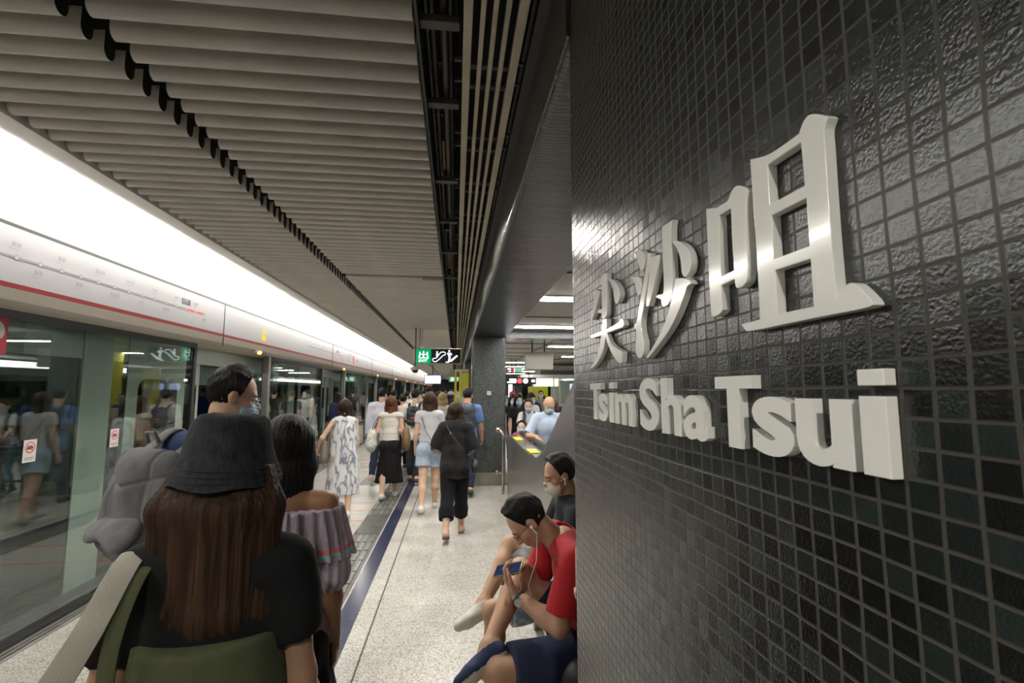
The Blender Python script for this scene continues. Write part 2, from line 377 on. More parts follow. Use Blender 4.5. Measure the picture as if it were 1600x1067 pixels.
# ---------------------------------------------------------------- skeleton (local frame: +y forward, +x the person's right)
def rotx(a): c, s = math.cos(a), math.sin(a); return np.array([[1, 0, 0], [0, c, -s], [0, s, c]])
def rotz(a): c, s = math.cos(a), math.sin(a); return np.array([[c, -s, 0], [s, c, 0], [0, 0, 1]])
def skeleton(h=1.65, male=False, lean=0.03, legR=(0.0, 0.0), legL=(0.0, 0.0), armR=(0.0, 0.12, 0.25), armL=(0.0, 0.12, 0.25), inR=0.0, inL=0.0, head=(0.0, 0.0), twist=0.0, hands=None):
    """legX = (hip swing forward, knee bend); armX = (swing forward, spread, elbow bend); inX = forearm turned inwards; head = (turn to the left, nod down); hands = {'R': target, 'L': target} for a hand at a given place"""
    s = h/1.7; J = dict(h=h, s=s, male=male)
    thigh, shin = 0.43*s, 0.40*s; foot = {}; hipx = 0.085*s
    for S, sg, (a, kn) in (('R', 1, legR), ('L', -1, legL)):
        hip = V3(sg*hipx, 0, 0); k_ = hip+thigh*V3(0, math.sin(a), -math.cos(a)); an = k_+shin*V3(0, math.sin(a-kn), -math.cos(a-kn)); foot[S] = (hip, k_, an, a-kn)
    low = min(foot['R'][2][2], foot['L'][2][2]); z0 = -low+0.075*s; up = V3(0, 0, z0)
    for S in 'RL':
        hip, k_, an, ang = foot[S]; J['hip'+S] = hip+up; J['knee'+S] = k_+up; J['ank'+S] = an+up
        lift = max(0.0, an[2]-low); pt = -min(1.1, lift*4.5) if ang < 0 else min(0.35, lift*2)
        fd = V3(0, math.cos(pt), math.sin(pt)); J['fd'+S] = fd
    R = rotx(-lean)@np.eye(3); T = rotz(twist)
    def tor(x, y, z): return J['pel']+rotx(-lean)@(T@V3(x*s, y*s, z*s))
    J['pel'] = V3(0, 0, z0+0.03*s)
    sh = 0.185 if male else 0.158
    J['waist'] = tor(0, 0, 0.15); J['chest'] = tor(0, 0.01, 0.34); J['upper'] = tor(0, -0.005, 0.455); J['neck'] = tor(0, -0.01, 0.53)
    J['shR'] = tor(sh, -0.01, 0.475); J['shL'] = tor(-sh, -0.01, 0.475)
    up_, fo_ = 0.285*s, 0.25*s
    for S, sg, (sw, ab, el), inn in (('R', 1, armR, inR), ('L', -1, armL, inL)):
        shd = J['sh'+S]
        if hands and S in hands:
            tgt = np.asarray(hands[S], float); J['elb'+S], J['wri'+S] = ik(shd, tgt, up_, fo_, V3(sg*0.6, -0.3, -1)); continue
        d1 = V3(sg*math.sin(ab), math.sin(sw)*math.cos(ab), -math.cos(sw)*math.cos(ab)); e = shd+up_*d1
        s2 = sw+el; d2 = V3(sg*math.sin(ab*0.4)-sg*math.sin(inn)*math.sin(min(s2, 1.5)), math.sin(s2)*math.cos(inn*0.8), -math.cos(s2)); J['elb'+S] = e; J['wri'+S] = e+fo_*unit(d2)
    set_head(J, J['neck'], rotx(-lean*0.3)@V3(0, 0.015, 1), head)
    return J
def ik(a, b, l1, l2, pole):
    a = np.asarray(a, float); d = b-a; L = min(np.linalg.norm(d), (l1+l2)*0.995); u = unit(d); b = a+u*L
    x = (l1*l1-l2*l2+L*L)/(2*L); hh = math.sqrt(max(l1*l1-x*x, 0)); p = pole-u*(pole@u); return a+u*x+unit(p)*hh, b
def set_head(J, neck, axis, turn):
    s = J['s']; yaw, nod = turn; base = J.get('face', V3(0, 1, 0))
    f = rotz(yaw)@base; f = unit(f); r = unit(np.cross(f, V3(0, 0, 1))); f2 = f*math.cos(nod)-V3(0, 0, 1)*math.sin(nod); u = np.cross(r, f2)
    J['hf'], J['hu'], J['hr'] = f2, u, r
    J['head'] = neck+unit(axis)*0.095*s+u*0.055*s+f*0.02*s*(1+2.2*math.sin(max(nod, 0)))
    J['neck'] = neck
def head_prims(J, big=1.0, neck=True):
    s = J['s']**0.4*big; c = J['head']; f, u, r = J['hf'], J['hu'], J['hr']; R = np.stack([r, f, u], 1)
    P = lambda x, y, z: c+(r*x+f*y+u*z)*s
    pr = [ell(P(0, -.012, .03), V3(.075, .094, .088)*s, R), ell(P(0, .022, -.035), V3(.060, .066, .078)*s, R), ell(P(0, .058, -.088), V3(.026, .022, .02)*s, R),
          ell(P(0, .070, .022), V3(.048, .016, .012)*s, R), cone(P(0, .085, .008), P(0, .104, -.026), .006*s, .0115*s), ell(P(.011, .094, -.03), V3(.008, .009, .006)*s, R), ell(P(-.011, .094, -.03), V3(.008, .009, .006)*s, R),
          ell(P(0, .081, -.056), V3(.021, .009, .005)*s, R), ell(P(0, .079, -.066), V3(.018, .009, .006)*s, R), ell(P(.045, .045, -.02), V3(.02, .026, .02)*s, R), ell(P(-.045, .045, -.02), V3(.02, .026, .02)*s, R),
          ell(P(.079, -.012, -.006), V3(.007, .017, .031)*s, R), ell(P(-.079, -.012, -.006), V3(.007, .017, .031)*s, R)]
    sub = [ell(P(.031, .094, .004), V3(.016, .013, .010)*s, R), ell(P(-.031, .094, .004), V3(.016, .013, .010)*s, R), ell(P(0, .095, -.0605), V3(.019, .006, .0018)*s, R), ell(P(.086, -.006, -.006), V3(.004, .008, .014)*s, R), ell(P(-.086, -.006, -.006), V3(.004, .008, .014)*s, R)]
    if neck:
        nr = .056 if J['male'] else .046
        pr.append(cone(J['neck']-V3(0, 0, .03), P(0, -.022, -.06), nr*J['s'], (nr-.002)*J['s']))
    return pr, sub
def eyes(J, parent, brow=M_BLACK, closed=None):
    s = J['s']**0.4; c = J['head']; f, u, r = J['hf'], J['hu'], J['hr']
    white = mat('eye_white', (0.7, 0.68, 0.64), 0.2); iris = mat('iris_brown', (0.02, 0.012, 0.008), 0.15)
    for sg in (1, -1):
        p = c+(r*sg*.031+f*.079+u*.004)*s
        if closed:
            smesh('eyelid', [sculpt([ell(p+f*.001, V3(.0115, .0115, .0105)*s)], .003, .002)], closed, parent)
            MB().tube([p+(r*x_+f*(.0125-abs(x_)*.35)-u*.005)*s for x_ in (-.009, -.004, 0, .004, .009)], .0011, 5).obj('eyelash', M_BLACK, parent)
        else: smesh('eye', [sculpt([ell(p-f*.001, V3(.0105, .0105, .0095)*s)], .003, .002)], [white, iris], parent, (lambda q, c_=p+f*.0100*s: (np.linalg.norm(q-c_, axis=1) < .0062).astype(int)))
        smesh('eyebrow', [sculpt([cone(c+(r*sg*.015+f*.091+u*.021)*s, c+(r*sg*.047+f*.078+u*.022)*s, .0028*s, .0022*s)], .0022, .002)], brow, parent)
def torso(J, t=0.0, w=1.0, cut=(), lo=None, upto='upper', belly=0.0):
    s = J['s']; sd = J['shR']-J['shL']; m = J['male']; k = .66
    hipr, wa, ch = (.150, .140, .160) if m else (.152, .120, .140)
    a = J['pel'] if lo is None else lo; A = lambda r: r*s*w+t
    hs = J['hipR']-J['hipL']
    pr = [cone(a, J['waist'], A(hipr), A(wa), hs, k+.06, cut), cone(J['waist'], J['chest'], A(wa), A(ch), sd, k+belly, cut)]
    if upto: pr += [cone(J['chest'], J['upper'], A(ch), A(.105), sd, .64, cut), cone(J['shL']*.85+J['shR']*.15, J['shR']*.85+J['shL']*.15, .052*s*w+t, .052*s*w+t, None, 1, cut), cone(J['upper'], J['neck'], .085*s+t*.6, .045*s+t*.4, sd, .7, cut)]
    return pr
def hips(J, t=0.0, w=1.0, cut=()):
    s = J['s']; f = unit(np.cross(V3(0, 0, 1), J['hipR']-J['hipL'])); r = (.088 if J['male'] else .094)*s*w+t
    b = [J['hip'+S]*.93+J['pel']*.07-f*.045*s+V3(0, 0, -.02*s) for S in 'RL']
    return [ell(b[0], (r, r, r*1.05), None, cut), ell(b[1], (r, r, r*1.05), None, cut)]
def leg(J, S, t0=0.0, t1=None, frac=2.0, w=1.0, cut=()):
    """frac 0..1 along the thigh, 1..2 along the shin"""
    s = J['s']; t1 = t0 if t1 is None else t1; hp, kn, an = J['hip'+S], J['knee'+S], J['ank'+S]; pr = []
    A = lambda r, q: r*s*w+t0+(t1-t0)*q/2
    if frac <= 1:
        e = hp+(kn-hp)*frac; n = unit(kn-hp); c = list(cut)+[(e, n)]
        return [cone(hp, kn, A(.084, 0), A(.056, 1)+(t1-t0)*.5, None, 1, c)]
    pr.append(cone(hp, kn, A(.084, 0), A(.056, 1), None, 1, cut)); n = unit(an-kn); e = kn+(an-kn)*(frac-1); c = list(cut)+([(e, n)] if frac < 1.97 else [])
    mid = kn+(an-kn)*.35; back = unit(np.cross(np.cross(an-kn, J['fd'+S]), an-kn))
    pr += [cone(kn, mid-J['fd'+S]*.012*s, A(.052, 1), A(.054, 1.3), None, 1, c), cone(mid-J['fd'+S]*.012*s, an, A(.054, 1.3), A(.034, 2), None, 1, c)]
    return pr
def foot_prims(J, S, t=0.0):
    s = J['s']; an = J['ank'+S]; fd = J['fd'+S]; sd = unit(np.cross(fd, J.get('fu'+S, V3(0, 0, 1)))); u = np.cross(sd, fd)
    heel = an-fd*.025*s-u*.035*s; ball = an+fd*.115*s-u*.048*s; toe = an+fd*.165*s-u*.052*s
    return [cone(an, heel, .034*s+t, .032*s+t), cone(an-u*.01, ball, .034*s+t, .024*s+t), cone(heel, ball, .033*s+t, .028*s+t), cone(ball-sd*.012*s, toe, .030*s+t, .022*s+t, sd, .8), cone(ball+sd*.012*s, toe, .030*s+t, .022*s+t, sd, .8)], u, heel, toe
def arm(J, S, t=0.0, frac=2.0, loose=0.0, w=1.0):
    s = J['s']*(1.06 if J['male'] else .93)*w; a, e, wr = J['sh'+S], J['elb'+S], J['wri'+S]
    if frac <= 1:
        q = a+(e-a)*frac; n = unit(e-a); return [cone(a, e, .048*s+t, .040*s+t+loose, None, 1, [(q, n)])]
    n = unit(wr-e); q = e+(wr-e)*(frac-1); c = [(q, n)] if frac < 1.99 else ()
    m = e+n*.07
    return [cone(a, e, .046*s+t, .036*s+t+loose*.5), cone(e, m, .036*s+t, .038*s+t+loose*.6, None, 1, c), cone(m, wr, .038*s+t, .025*s+t+loose, None, 1, c)]
def hand_prims(J, S, curl=0.5, palm=None, d=None, spread=0.08, thumb_in=0.3, curls=None):
    """palm = direction the palm faces; thumb leaves the side of the palm"""
    s = J['s']*(1.0 if J['male'] else .9); w = J['wri'+S]; d = unit(J['wri'+S]-J['elb'+S]) if d is None else unit(d)
    sg = 1 if S == 'R' else -1
    pn = V3(-sg, 0, 0) if palm is None else unit(palm); pn = unit(pn-d*(pn@d))
    th = np.cross(pn, d)*(-sg)    # thumb side
    if palm is None and th[1] < 0: th = -th
    K = w+d*.085*s; pr = [cone(w, w+d*.03*s, .026*s, .030*s, th, .75)]
    for i in range(4):
        off = th*(.030-.020*i)*s; b0 = w+d*.02*s+off*.6; kn = K+off-d*(.004*abs(i-1))*s; pr.append(cone(b0, kn, .0135*s, .0115*s))
        c = (curls[i] if curls else curl*(1+.12*i)); L = (.042, .047, .043, .034)[i]*s; q = kn; ang = c*.55
        for j, (ll, rr) in enumerate(((1, .0088), (.62, .0078), (.5, .0068))):
            dd = unit(d*math.cos(ang)+pn*math.sin(ang)+th*spread*(1.5-i)); q2 = q+dd*L*ll; pr.append(cone(q, q2, rr*s, (rr-.001)*s)); q = q2; ang += c*.8
    b = w+d*.022*s+th*.022*s; dirs = unit(d*.75+th*.75+pn*thumb_in); q = b+dirs*.042*s; pr.append(cone(b, q, .0125*s, .0105*s))
    dirs = unit(d*.95+th*.25+pn*thumb_in*1.3); q2 = q+dirs*.032*s; pr.append(cone(q, q2, .0098*s, .0088*s)); pr.append(cone(q2, q2+unit(d+pn*thumb_in)*.024*s, .0088*s, .0072*s))
    return pr

SKIN = lambda n, c: mat('skin_'+n, c, 0.5, 0, 0.06, 12, 0.08, 300, spec=0.35)
SK = dict(light=SKIN('light', (0.56, 0.36, 0.26)), warm=SKIN('warm', (0.47, 0.28, 0.18)), tan=SKIN('tan', (0.36, 0.19, 0.11)), pale=SKIN('pale', (0.64, 0.44, 0.34)))
HA = dict(black=hair_mat('hair_black', (0.006, 0.0055, 0.0055), (0.020, 0.018, 0.017)), dark=hair_mat('hair_dark', (0.014, 0.009, 0.007), (0.05, 0.03, 0.02)), brown=hair_mat('hair_brown', (0.024, 0.012, 0.008), (0.075, 0.040, 0.023)),
          auburn=hair_mat('hair_auburn', (0.05, 0.02, 0.01), (0.14, 0.06, 0.03)), blonde=hair_mat('hair_blonde', (0.26, 0.18, 0.08), (0.45, 0.34, 0.18)), grey=hair_mat('hair_grey', (0.2, 0.19, 0.18), (0.35, 0.33, 0.31)))

def body(J, parent, skin, vox=.012, w=1.0, curlR=.5, curlL=.5, palmR=None, palmL=None, hvox=None, dR=None, dL=None, curlsR=None, curlsL=None, lower=True, feet=True, hands=True, hairsub=True, big=1.0):
    pr = torso(J, -.004, w)+arm(J, 'R', 0, w=w)+arm(J, 'L', 0, w=w)
    if lower:
        pr += hips(J, -.004, w)
        for S in 'RL':
            pr += leg(J, S, 0, w=w)
            if feet: pr += foot_prims(J, S)[0]
    parts = [sculpt(pr, vox, .03*J['s'])]
    hp, sub = head_prims(J, big)
    hv = min(vox*.6, .006); parts.append(sculpt(hp, hv, .016, sub, carve_k=.008))
    if hands:
        for S, cu, pa, dd, cs in (('R', curlR, palmR, dR, curlsR), ('L', curlL, palmL, dL, curlsL)):
            parts.append(sculpt(hand_prims(J, S, cu, pa, dd, curls=cs), hvox or max(.0042, vox*.42), .007))
    return smesh('body', parts, skin, parent)
def streaks(J, amp=.003, f=150, seed=0):
    c = J['head']; r, fw = J['hr'], J['hf']
    def g(P):
        a = np.arctan2((P-c)@r, -((P-c)@fw)+.03); z = P[..., 2]-c[2]
        return amp*(np.sin(a*f*.16+2.1*np.sin(z*11+seed)+seed)+.6*np.sin(a*f*.33+3*np.sin(z*7+1.7*seed)))
    return g
def hair_short(J, parent, m, vox=.006, t=.010, top=.018, nape=-.045, big=1.0, front=.070):
    s = J['s']**0.4*big; c = J['head']; f, u, r = J['hf'], J['hu'], J['hr']; R = np.stack([r, f, u], 1)
    P = lambda x, y, z: c+(r*x+f*y+u*z)*s
    n = f*.80-u*.60
    pr = [ell(P(0, -.013, .031), V3(.0785, .0975, .092)*s, R), ell(P(0, -.004, .048), V3(.075+t*.55, .094+t*.5, .072+top)*s, R, [(P(0, 0, .012), -u-f*.25)]), ell(P(0, .045, .085), V3(.055, .05, .03+top*.3)*s, R)]
    cutf = [(P(0, front, .055), n), (P(0, 0, nape), -u), (P(0, .012, .0), f*.95-u*.30)]
    return smesh('hair', [sculpt(pr, vox, .02, [ell(P(.088, -.004, -.012), V3(.02, .026, .036)*s, R), ell(P(-.088, -.004, -.012), V3(.02, .026, .036)*s, R)], disp=(lambda P, g1=streaks(J, .0006, 200), g2=folds(.0036, 4, sz=130): g1(P)+g2(P)), cut=cutf)], m, parent)
def hair_long(J, parent, m, length=.35, vox=.007, width=.075, back=.06, thick=.035, sway=0.0, seed=0, amp=.0009, flare=1.15, fringe=True, big=1.0, extra=(), topcut=None):
    s = J['s']**0.4*big; c = J['head']; f, u, r = J['hf'], J['hu'], J['hr']; R = np.stack([r, f, u], 1); Z = V3(0, 0, 1)
    P = lambda x, y, z: c+(r*x+f*y+u*z)*s
    fz = unit(f*V3(1, 1, 0)); pr = [ell(P(0, -.016, .036), V3(.088, .106, .098)*s, R, [(P(0, .072, .05), f*.82-u*.57)])]
    r1 = np.random.RandomState(seed)
    for i, x in enumerate(np.linspace(-1, 1, 5)):
        y0 = -.055+.028*abs(x)**2; a = P(x*.058, y0+.0, .03); b = P(x*width*1.05, -back+.030*x*x, -.075)
        e = c+r*(x*width*flare+sway)*s-fz*(back*.9-.02*x*x)*s-Z*(length-.02*abs(x)+.02*r1.rand())
        m1 = b*.5+e*.5+r*sway*.2+(-fz)*.012
        rr = thick*(1-.12*abs(x)); pr += [cone(a, b, .042*s, rr*s, r, .8), cone(b, m1, rr*s, rr*.95*s, r, .75), cone(m1, e, rr*.95*s, rr*.45*s, r, .7)]
    for sg in (1, -1): pr.append(cone(P(sg*.062, .02, .05), P(sg*.08, -.012, -.07), .026*s, .026*s))
    pr += list(extra)
    return smesh('hair', [sculpt(pr, vox, .018, [ell(P(0, .11, -.035), V3(.052, .06, .085)*s, R)] if fringe else (), disp=(lambda P, g1=streaks(J, amp, 230, seed), g2=folds(.004, seed+40, sz=20): g1(P)+g2(P)), cut=([(c+u*topcut, u)] if topcut is not None else ()))], m, parent)
def shirt(J, parent, m, name='shirt', t=.010, sleeve=.5, hem=.02, vox=.012, w=1.0, loose=.012, neck=.012, seed=1, amp=.004, mats_fn=None, belly=0.0, flare=0.0, arms='RL', k=.66):
    """hem = distance of the hem below the pelvis joint"""
    ax = unit(J['waist']-J['pel']); lo = J['pel']-ax*(hem+.1); c = [(J['pel']-ax*hem, -ax)]
    s = J['s']; hs = J['hipR']-J['hipL']
    pr = torso(J, t, w, c, belly=belly)+[cone(lo, J['waist'], (.155 if not J['male'] else .152)*s*w+t+flare, (.125 if not J['male'] else .142)*s*w+t, hs, .76, c)]
    pr += [dict(p, cut=list(p['cut'])+c) for p in hips(J, t*.8, w)] if hem > .03 else []
    for S in arms: pr += arm(J, S, t*.75, sleeve, loose, w=w)
    up = unit(J['neck']-J['upper'])
    return smesh(name, [sculpt(pr, vox, .03, [cone(J['neck']+up*neck, J['neck']+up*.12, .05*s+.01, .075*s)], disp=folds(amp, seed), carve_k=.005)], m, parent, mats_fn)
def pants(J, parent, m, name='trousers', t=.010, t1=.016, frac=1.95, vox=.012, w=1.0, top=.07, seed=2, amp=.004):
    ax = unit(J['waist']-J['pel']); c = [(J['pel']+ax*top, ax)]; s = J['s']
    pr = [cone(J['pel'], J['waist'], (.150)*s*w+t, .125*s*w+t, J['hipR']-J['hipL'], .72, c)]+hips(J, t, w, c)
    pr += leg(J, 'R', t, t1, frac, w, c)+leg(J, 'L', t, t1, frac, w, c)
    return smesh(name, [sculpt(pr, vox, .025, disp=folds(amp, seed))], m, parent)
def skirt(J, parent, m, name='skirt', length=.5, top=.10, r0=.130, r1=.24, vox=.012, pleat=.008, n=18, k=.8, off=(0, 0)):
    s = J['s']; W_ = J['pel']+V3(0, 0, top); B = J['pel']+V3(off[0], off[1], top-length); c = [(W_, V3(0, 0, 1)), (B, V3(0, 0, -1))]
    def g(P):
        a = np.arctan2(P[..., 1]-B[1], P[..., 0]-B[0]); z = np.clip((W_[2]-P[..., 2])/length, 0, 1)
        return pleat*z*np.sin(a*n+1.5*np.sin(z*3))
    pr = [cone(W_, B, r0*s, r1*s, J['hipR']-J['hipL'], k, c)]+hips(J, .012, 1, c)
    return smesh(name, [sculpt(pr, vox, .03, disp=g)], m, parent)
def shoes(J, parent, m, sole, t=.008, vox=.008, sides='RL', high=.015):
    for S in sides:
        pr, u, heel, toe = foot_prims(J, S, t); an = J['ank'+S]; s = J['s']; fd = J['fd'+S]
        def sole_fn(q, an=an, u=u, fd=fd):
            al = (q-an)@fd; h = (q-an)@u; w = np.clip((al+.02)/(.16*s), 0, 1); return (h < -(.067+.008*w)*s-t*.7+.016).astype(int)
        smesh('shoe', [sculpt(pr, vox, .02, cut=[(an+u*high, u)])], [m, sole], parent, sole_fn)
def face_mask(J, parent, m, vox=.005, big=1.0):
    s = J['s']**0.4*big; c = J['head']; f, u, r = J['hf'], J['hu'], J['hr']; R = np.stack([r, f, u], 1)
    P = lambda x, y, z: c+(r*x+f*y+u*z)*s
    pr = [ell(P(0, .034, -.052), V3(.066, .068, .066)*s, R), cone(P(0, .098, -.02), P(0, .095, -.055), .014*s, .018*s)]
    o = smesh('face_mask', [sculpt(pr, vox, .012, disp=lambda q: .0012*np.sin((q@u)*420), cut=[(P(0, .03, -.05), -f), (P(0, 0, -.012), u*.9-f*.2), (P(0, 0, -.108), -u)])], m, parent)
    for sg in (1, -1):
        MB().tube([P(sg*.055, .055, -.03), P(sg*.072, .01, -.012), P(sg*.08, -.02, .01)], .0016, 6).tube([P(sg*.05, .05, -.08), P(sg*.072, .005, -.04), P(sg*.08, -.02, -.02)], .0016, 6).obj('ear_loop', m, o)
    return o
def glasses(J, parent, m, big=1.0):
    s = J['s']**0.4*big; c = J['head']; f, u, r = J['hf'], J['hu'], J['hr']; P = lambda x, y, z: c+(r*x+f*y+u*z)*s; b = MB()
    for sg in (1, -1):
        b.tube([P(sg*(.031+.021*math.cos(a)), .097-.006*abs(math.cos(a)), .0+.016*math.sin(a)) for a in np.linspace(0, 2*math.pi, 17)], .0013, 6, cap=False)
        b.tube([P(sg*.052, .091, .006), P(sg*.074, .07, .008), P(sg*.082, -.01, .006), P(sg*.08, -.03, -.012)], .0014, 6)
    b.tube([P(.01, .1, .004), P(0, .103, .007), P(-.01, .1, .004)], .0013, 6)
    return b.obj('glasses', m, parent, True)
def person(label, loc, heading, group=None):
    """heading: angle of the facing direction, 0 = +y, positive = to the left"""
    return thing('person', label, 'person', loc, heading, group)
GLYPHS = '''
jian = [[(1.0075, 1.94), (0.9692, 1.9269), (0.9785, 1.9173), (1.0025, 1.895), (1.0312, 1.8769), (1.045, 1.8789), (1.0258, 1.899), (1.0124, 1.9239)], [(0.9557, 1.9594), (0.9255, 1.9573), (0.9205, 1.9519), (0.922, 1.9292), (0.9226, 1.8795), (0.9292, 1.8692), (0.9497, 1.866), (0.9584, 1.8705), (0.9592, 1.8802), (0.9879, 1.8855), (0.9839, 1.8908), (0.9587, 1.8881)], [(0.9095, 1.9406), (0.8837, 1.9329), (0.8581, 1.9172), (0.846, 1.903), (0.8468, 1.8917), (0.8604, 1.8827), (0.8719, 1.8848), (0.879, 1.894), (0.8849, 1.9151), (0.8963, 1.9287)], [(1.0496, 1.8424), (0.9687, 1.8429), (0.9211, 1.8422), (0.8717, 1.8447), (0.8544, 1.8461), (0.8457, 1.8511), (0.8323, 1.8476), (0.8277, 1.8377), (0.8359, 1.8341), (0.8665, 1.8353), (0.9281, 1.8349), (1.0217, 1.8348), (1.0417, 1.8369)], [(0.9545, 1.8656), (0.9263, 1.8631), (0.9302, 1.8434), (0.9389, 1.8216), (0.9574, 1.7982), (0.9945, 1.7794), (1.0377, 1.7687), (1.0498, 1.7711), (1.0091, 1.7868), (0.9818, 1.8066), (0.9621, 1.8347)], [(0.9311, 1.8394), (0.915, 1.8171), (0.8863, 1.8024), (0.8389, 1.7898), (0.8439, 1.7716), (0.8567, 1.7695), (0.8818, 1.7806), (0.908, 1.7983), (0.9291, 1.8185), (0.9398, 1.8384)]]
sha = [[(0.7728, 1.9549), (0.7532, 1.9537), (0.7391, 1.9483), (0.7277, 1.9371), (0.7263, 1.9236), (0.7353, 1.9153), (0.7451, 1.9165), (0.7518, 1.928), (0.7573, 1.9418)], [(0.7844, 1.9145), (0.7627, 1.9111), (0.7503, 1.9045), (0.7436, 1.8945), (0.7478, 1.8786), (0.7586, 1.8778), (0.7644, 1.8868), (0.77, 1.9004)], [(0.7109, 1.9353), (0.7009, 1.9324), (0.7046, 1.9201), (0.7181, 1.8911), (0.7372, 1.8552), (0.7492, 1.8334), (0.7487, 1.8144), (0.7377, 1.7991), (0.7408, 1.7808), (0.7535, 1.7723), (0.769, 1.7758), (0.7761, 1.7859), (0.7721, 1.805), (0.7709, 1.8219), (0.7797, 1.8279), (0.7649, 1.8344), (0.7499, 1.867), (0.729, 1.903)], [(0.7014, 1.9261), (0.6712, 1.9216), (0.6701, 1.9152), (0.6817, 1.8983), (0.6968, 1.875), (0.7163, 1.8527), (0.7237, 1.854), (0.7249, 1.8623), (0.7126, 1.8876), (0.7082, 1.9095)], [(0.6577, 1.9595), (0.6258, 1.9585), (0.6298, 1.9478), (0.6305, 1.9271), (0.6311, 1.9002), (0.629, 1.8688), (0.6339, 1.8514), (0.6438, 1.843), (0.6607, 1.8407), (0.6667, 1.846), (0.6681, 1.8538), (0.6871, 1.8614), (0.6792, 1.8625), (0.6617, 1.8601), (0.6573, 1.8666), (0.6568, 1.8921), (0.6593, 1.9252)], [(0.6245, 1.9273), (0.6107, 1.924), (0.5907, 1.9118), (0.5779, 1.8982), (0.5732, 1.8846), (0.5798, 1.873), (0.592, 1.8692), (0.5997, 1.874), (0.6018, 1.8844), (0.6022, 1.8964), (0.6115, 1.9131)], [(0.6181, 1.873), (0.5941, 1.8678), (0.5807, 1.8618), (0.5772, 1.8572), (0.5889, 1.8569), (0.5979, 1.8443), (0.6183, 1.8244), (0.6467, 1.8041), (0.6821, 1.788), (0.724, 1.7704), (0.7296, 1.7719), (0.695, 1.7903), (0.6602, 1.8142), (0.6397, 1.836), (0.6264, 1.8621)]]
zui_kou = [[(0.5331, 1.9392), (0.5094, 1.9309), (0.5047, 1.9316), (0.487, 1.9302), (0.4823, 1.9357), (0.4756, 1.9408), (0.4674, 1.9404), (0.4526, 1.9309), (0.4504, 1.9259), (0.4554, 1.9198), (0.4573, 1.8878), (0.4563, 1.855), (0.4579, 1.8349), (0.4667, 1.8299), (0.4765, 1.8297), (0.4803, 1.8329), (0.4808, 1.8414), (0.5075, 1.8401), (0.5084, 1.819), (0.5076, 1.8115), (0.5147, 1.8076), (0.5289, 1.8068), (0.5325, 1.8092), (0.5331, 1.8762)], [(0.5064, 1.922), (0.4814, 1.921), (0.4821, 1.8864), (0.481, 1.8498), (0.5077, 1.849), (0.5076, 1.8844)]]
zui_ju = [[(0.443, 1.9569), (0.4176, 1.9482), (0.4002, 1.9469), (0.3729, 1.9461), (0.3698, 1.951), (0.3654, 1.9555), (0.3588, 1.9565), (0.3427, 1.945), (0.3407, 1.9419), (0.3459, 1.9355), (0.3454, 1.9193), (0.3458, 1.888), (0.3458, 1.8516), (0.3452, 1.8174), (0.3445, 1.7944), (0.3437, 1.7916), (0.3354, 1.8003), (0.3301, 1.802), (0.3252, 1.7998), (0.313, 1.7858), (0.3119, 1.7824), (0.3153, 1.781), (0.369, 1.7816), (0.4613, 1.781), (0.4668, 1.7829), (0.472, 1.7893), (0.441, 1.7898), (0.4404, 1.8176), (0.441, 1.8732), (0.4425, 1.9191)], [(0.4176, 1.9399), (0.3708, 1.9386), (0.3697, 1.897), (0.4178, 1.8984)], [(0.4161, 1.8883), (0.3687, 1.8868), (0.3687, 1.8427), (0.4161, 1.844)], [(0.415, 1.8343), (0.3683, 1.8327), (0.3682, 1.7902), (0.4156, 1.7908)]]
'''
# ---------------------------------------------------------------- floor
fl = struct(MB().box((-3.05, -2.5, -.12), (12.0, 62, 0)).obj('floor', M_TERR), 'pale speckled terrazzo platform floor')
M_NAVY = mat('navy_stone', (0.030, 0.036, 0.075), 0.22, var=0.25, scale=6)
M_TACT = mat('tactile_stone', (0.12, 0.12, 0.11), 0.35, 0.1, var=0.2, scale=8); M_TBAR = mat('tactile_bar', (0.20, 0.20, 0.185), 0.3, 0.3, var=0.15, scale=8)
M_ORANGE = mat('orange_tape', (0.72, 0.17, 0.07), 0.6)
M_GROOVE = mat('groove_dark', (0.06, 0.055, 0.05), 0.7)
b = MB(); y = -2.4
while y < 60: b.box((-.868, y, .0), (-.728, y+.597, .003)); y += .6
b.obj('stone_band', M_NAVY, fl)['label'] = 'navy blue polished stone band'
MB().box((-.598, -2.4, .0), (-.588, 60, .0015)).obj('groove', M_GROOVE, fl)
b = MB(); y = 1.0; i = 0
while y < 58:
    b.box((-1.198, y, 0), (-.885, y+.297, .004))
    ph = (y-6.05) % 5.25
    if ph < .66:
        for q in range(7): b.box((-1.18, y+.02+q*.04, .004), (-.905, y+.038+q*.04, .009), 1)
    else:
        for q in range(4): b.box((-1.178+q*.074, y+.015, .004), (-1.140+q*.074, y+.282, .012), 1, .003)
    y += .3
b.obj('tactile_strip', [M_TACT, M_TBAR], fl)['label'] = 'grey ribbed tactile guide strip'
for k in range(-1, 6):
    for dy in (.46, 1.04, 1.71, 2.27, 2.76):
        y = 5.05+5.25*k+dy
        if y > 2: MB().box((-2.75, y-.013, 0), (-1.205, y+.013, .0012)).obj('queue_line', M_ORANGE, fl)
b = MB()
for k in range(0, 8): b.box((-1.75, 9.6+k*5.25-.35, 0), (-1.25, 9.6+k*5.25+.9, .0014))
b.obj('arrow_tile', M_TACT, fl)
for k in range(0, 8):
    b = MB()
    for q in (-.1, .2, .5):
        b.prism([(-1.6, 9.6+k*5.25+q), (-1.5, 9.6+k*5.25+q+.16), (-1.4, 9.6+k*5.25+q), (-1.44, 9.6+k*5.25+q), (-1.5, 9.6+k*5.25+q+.09), (-1.56, 9.6+k*5.25+q)], 2, .0014, .0022)
    b.obj('arrow_mark', M_HEADER, fl)
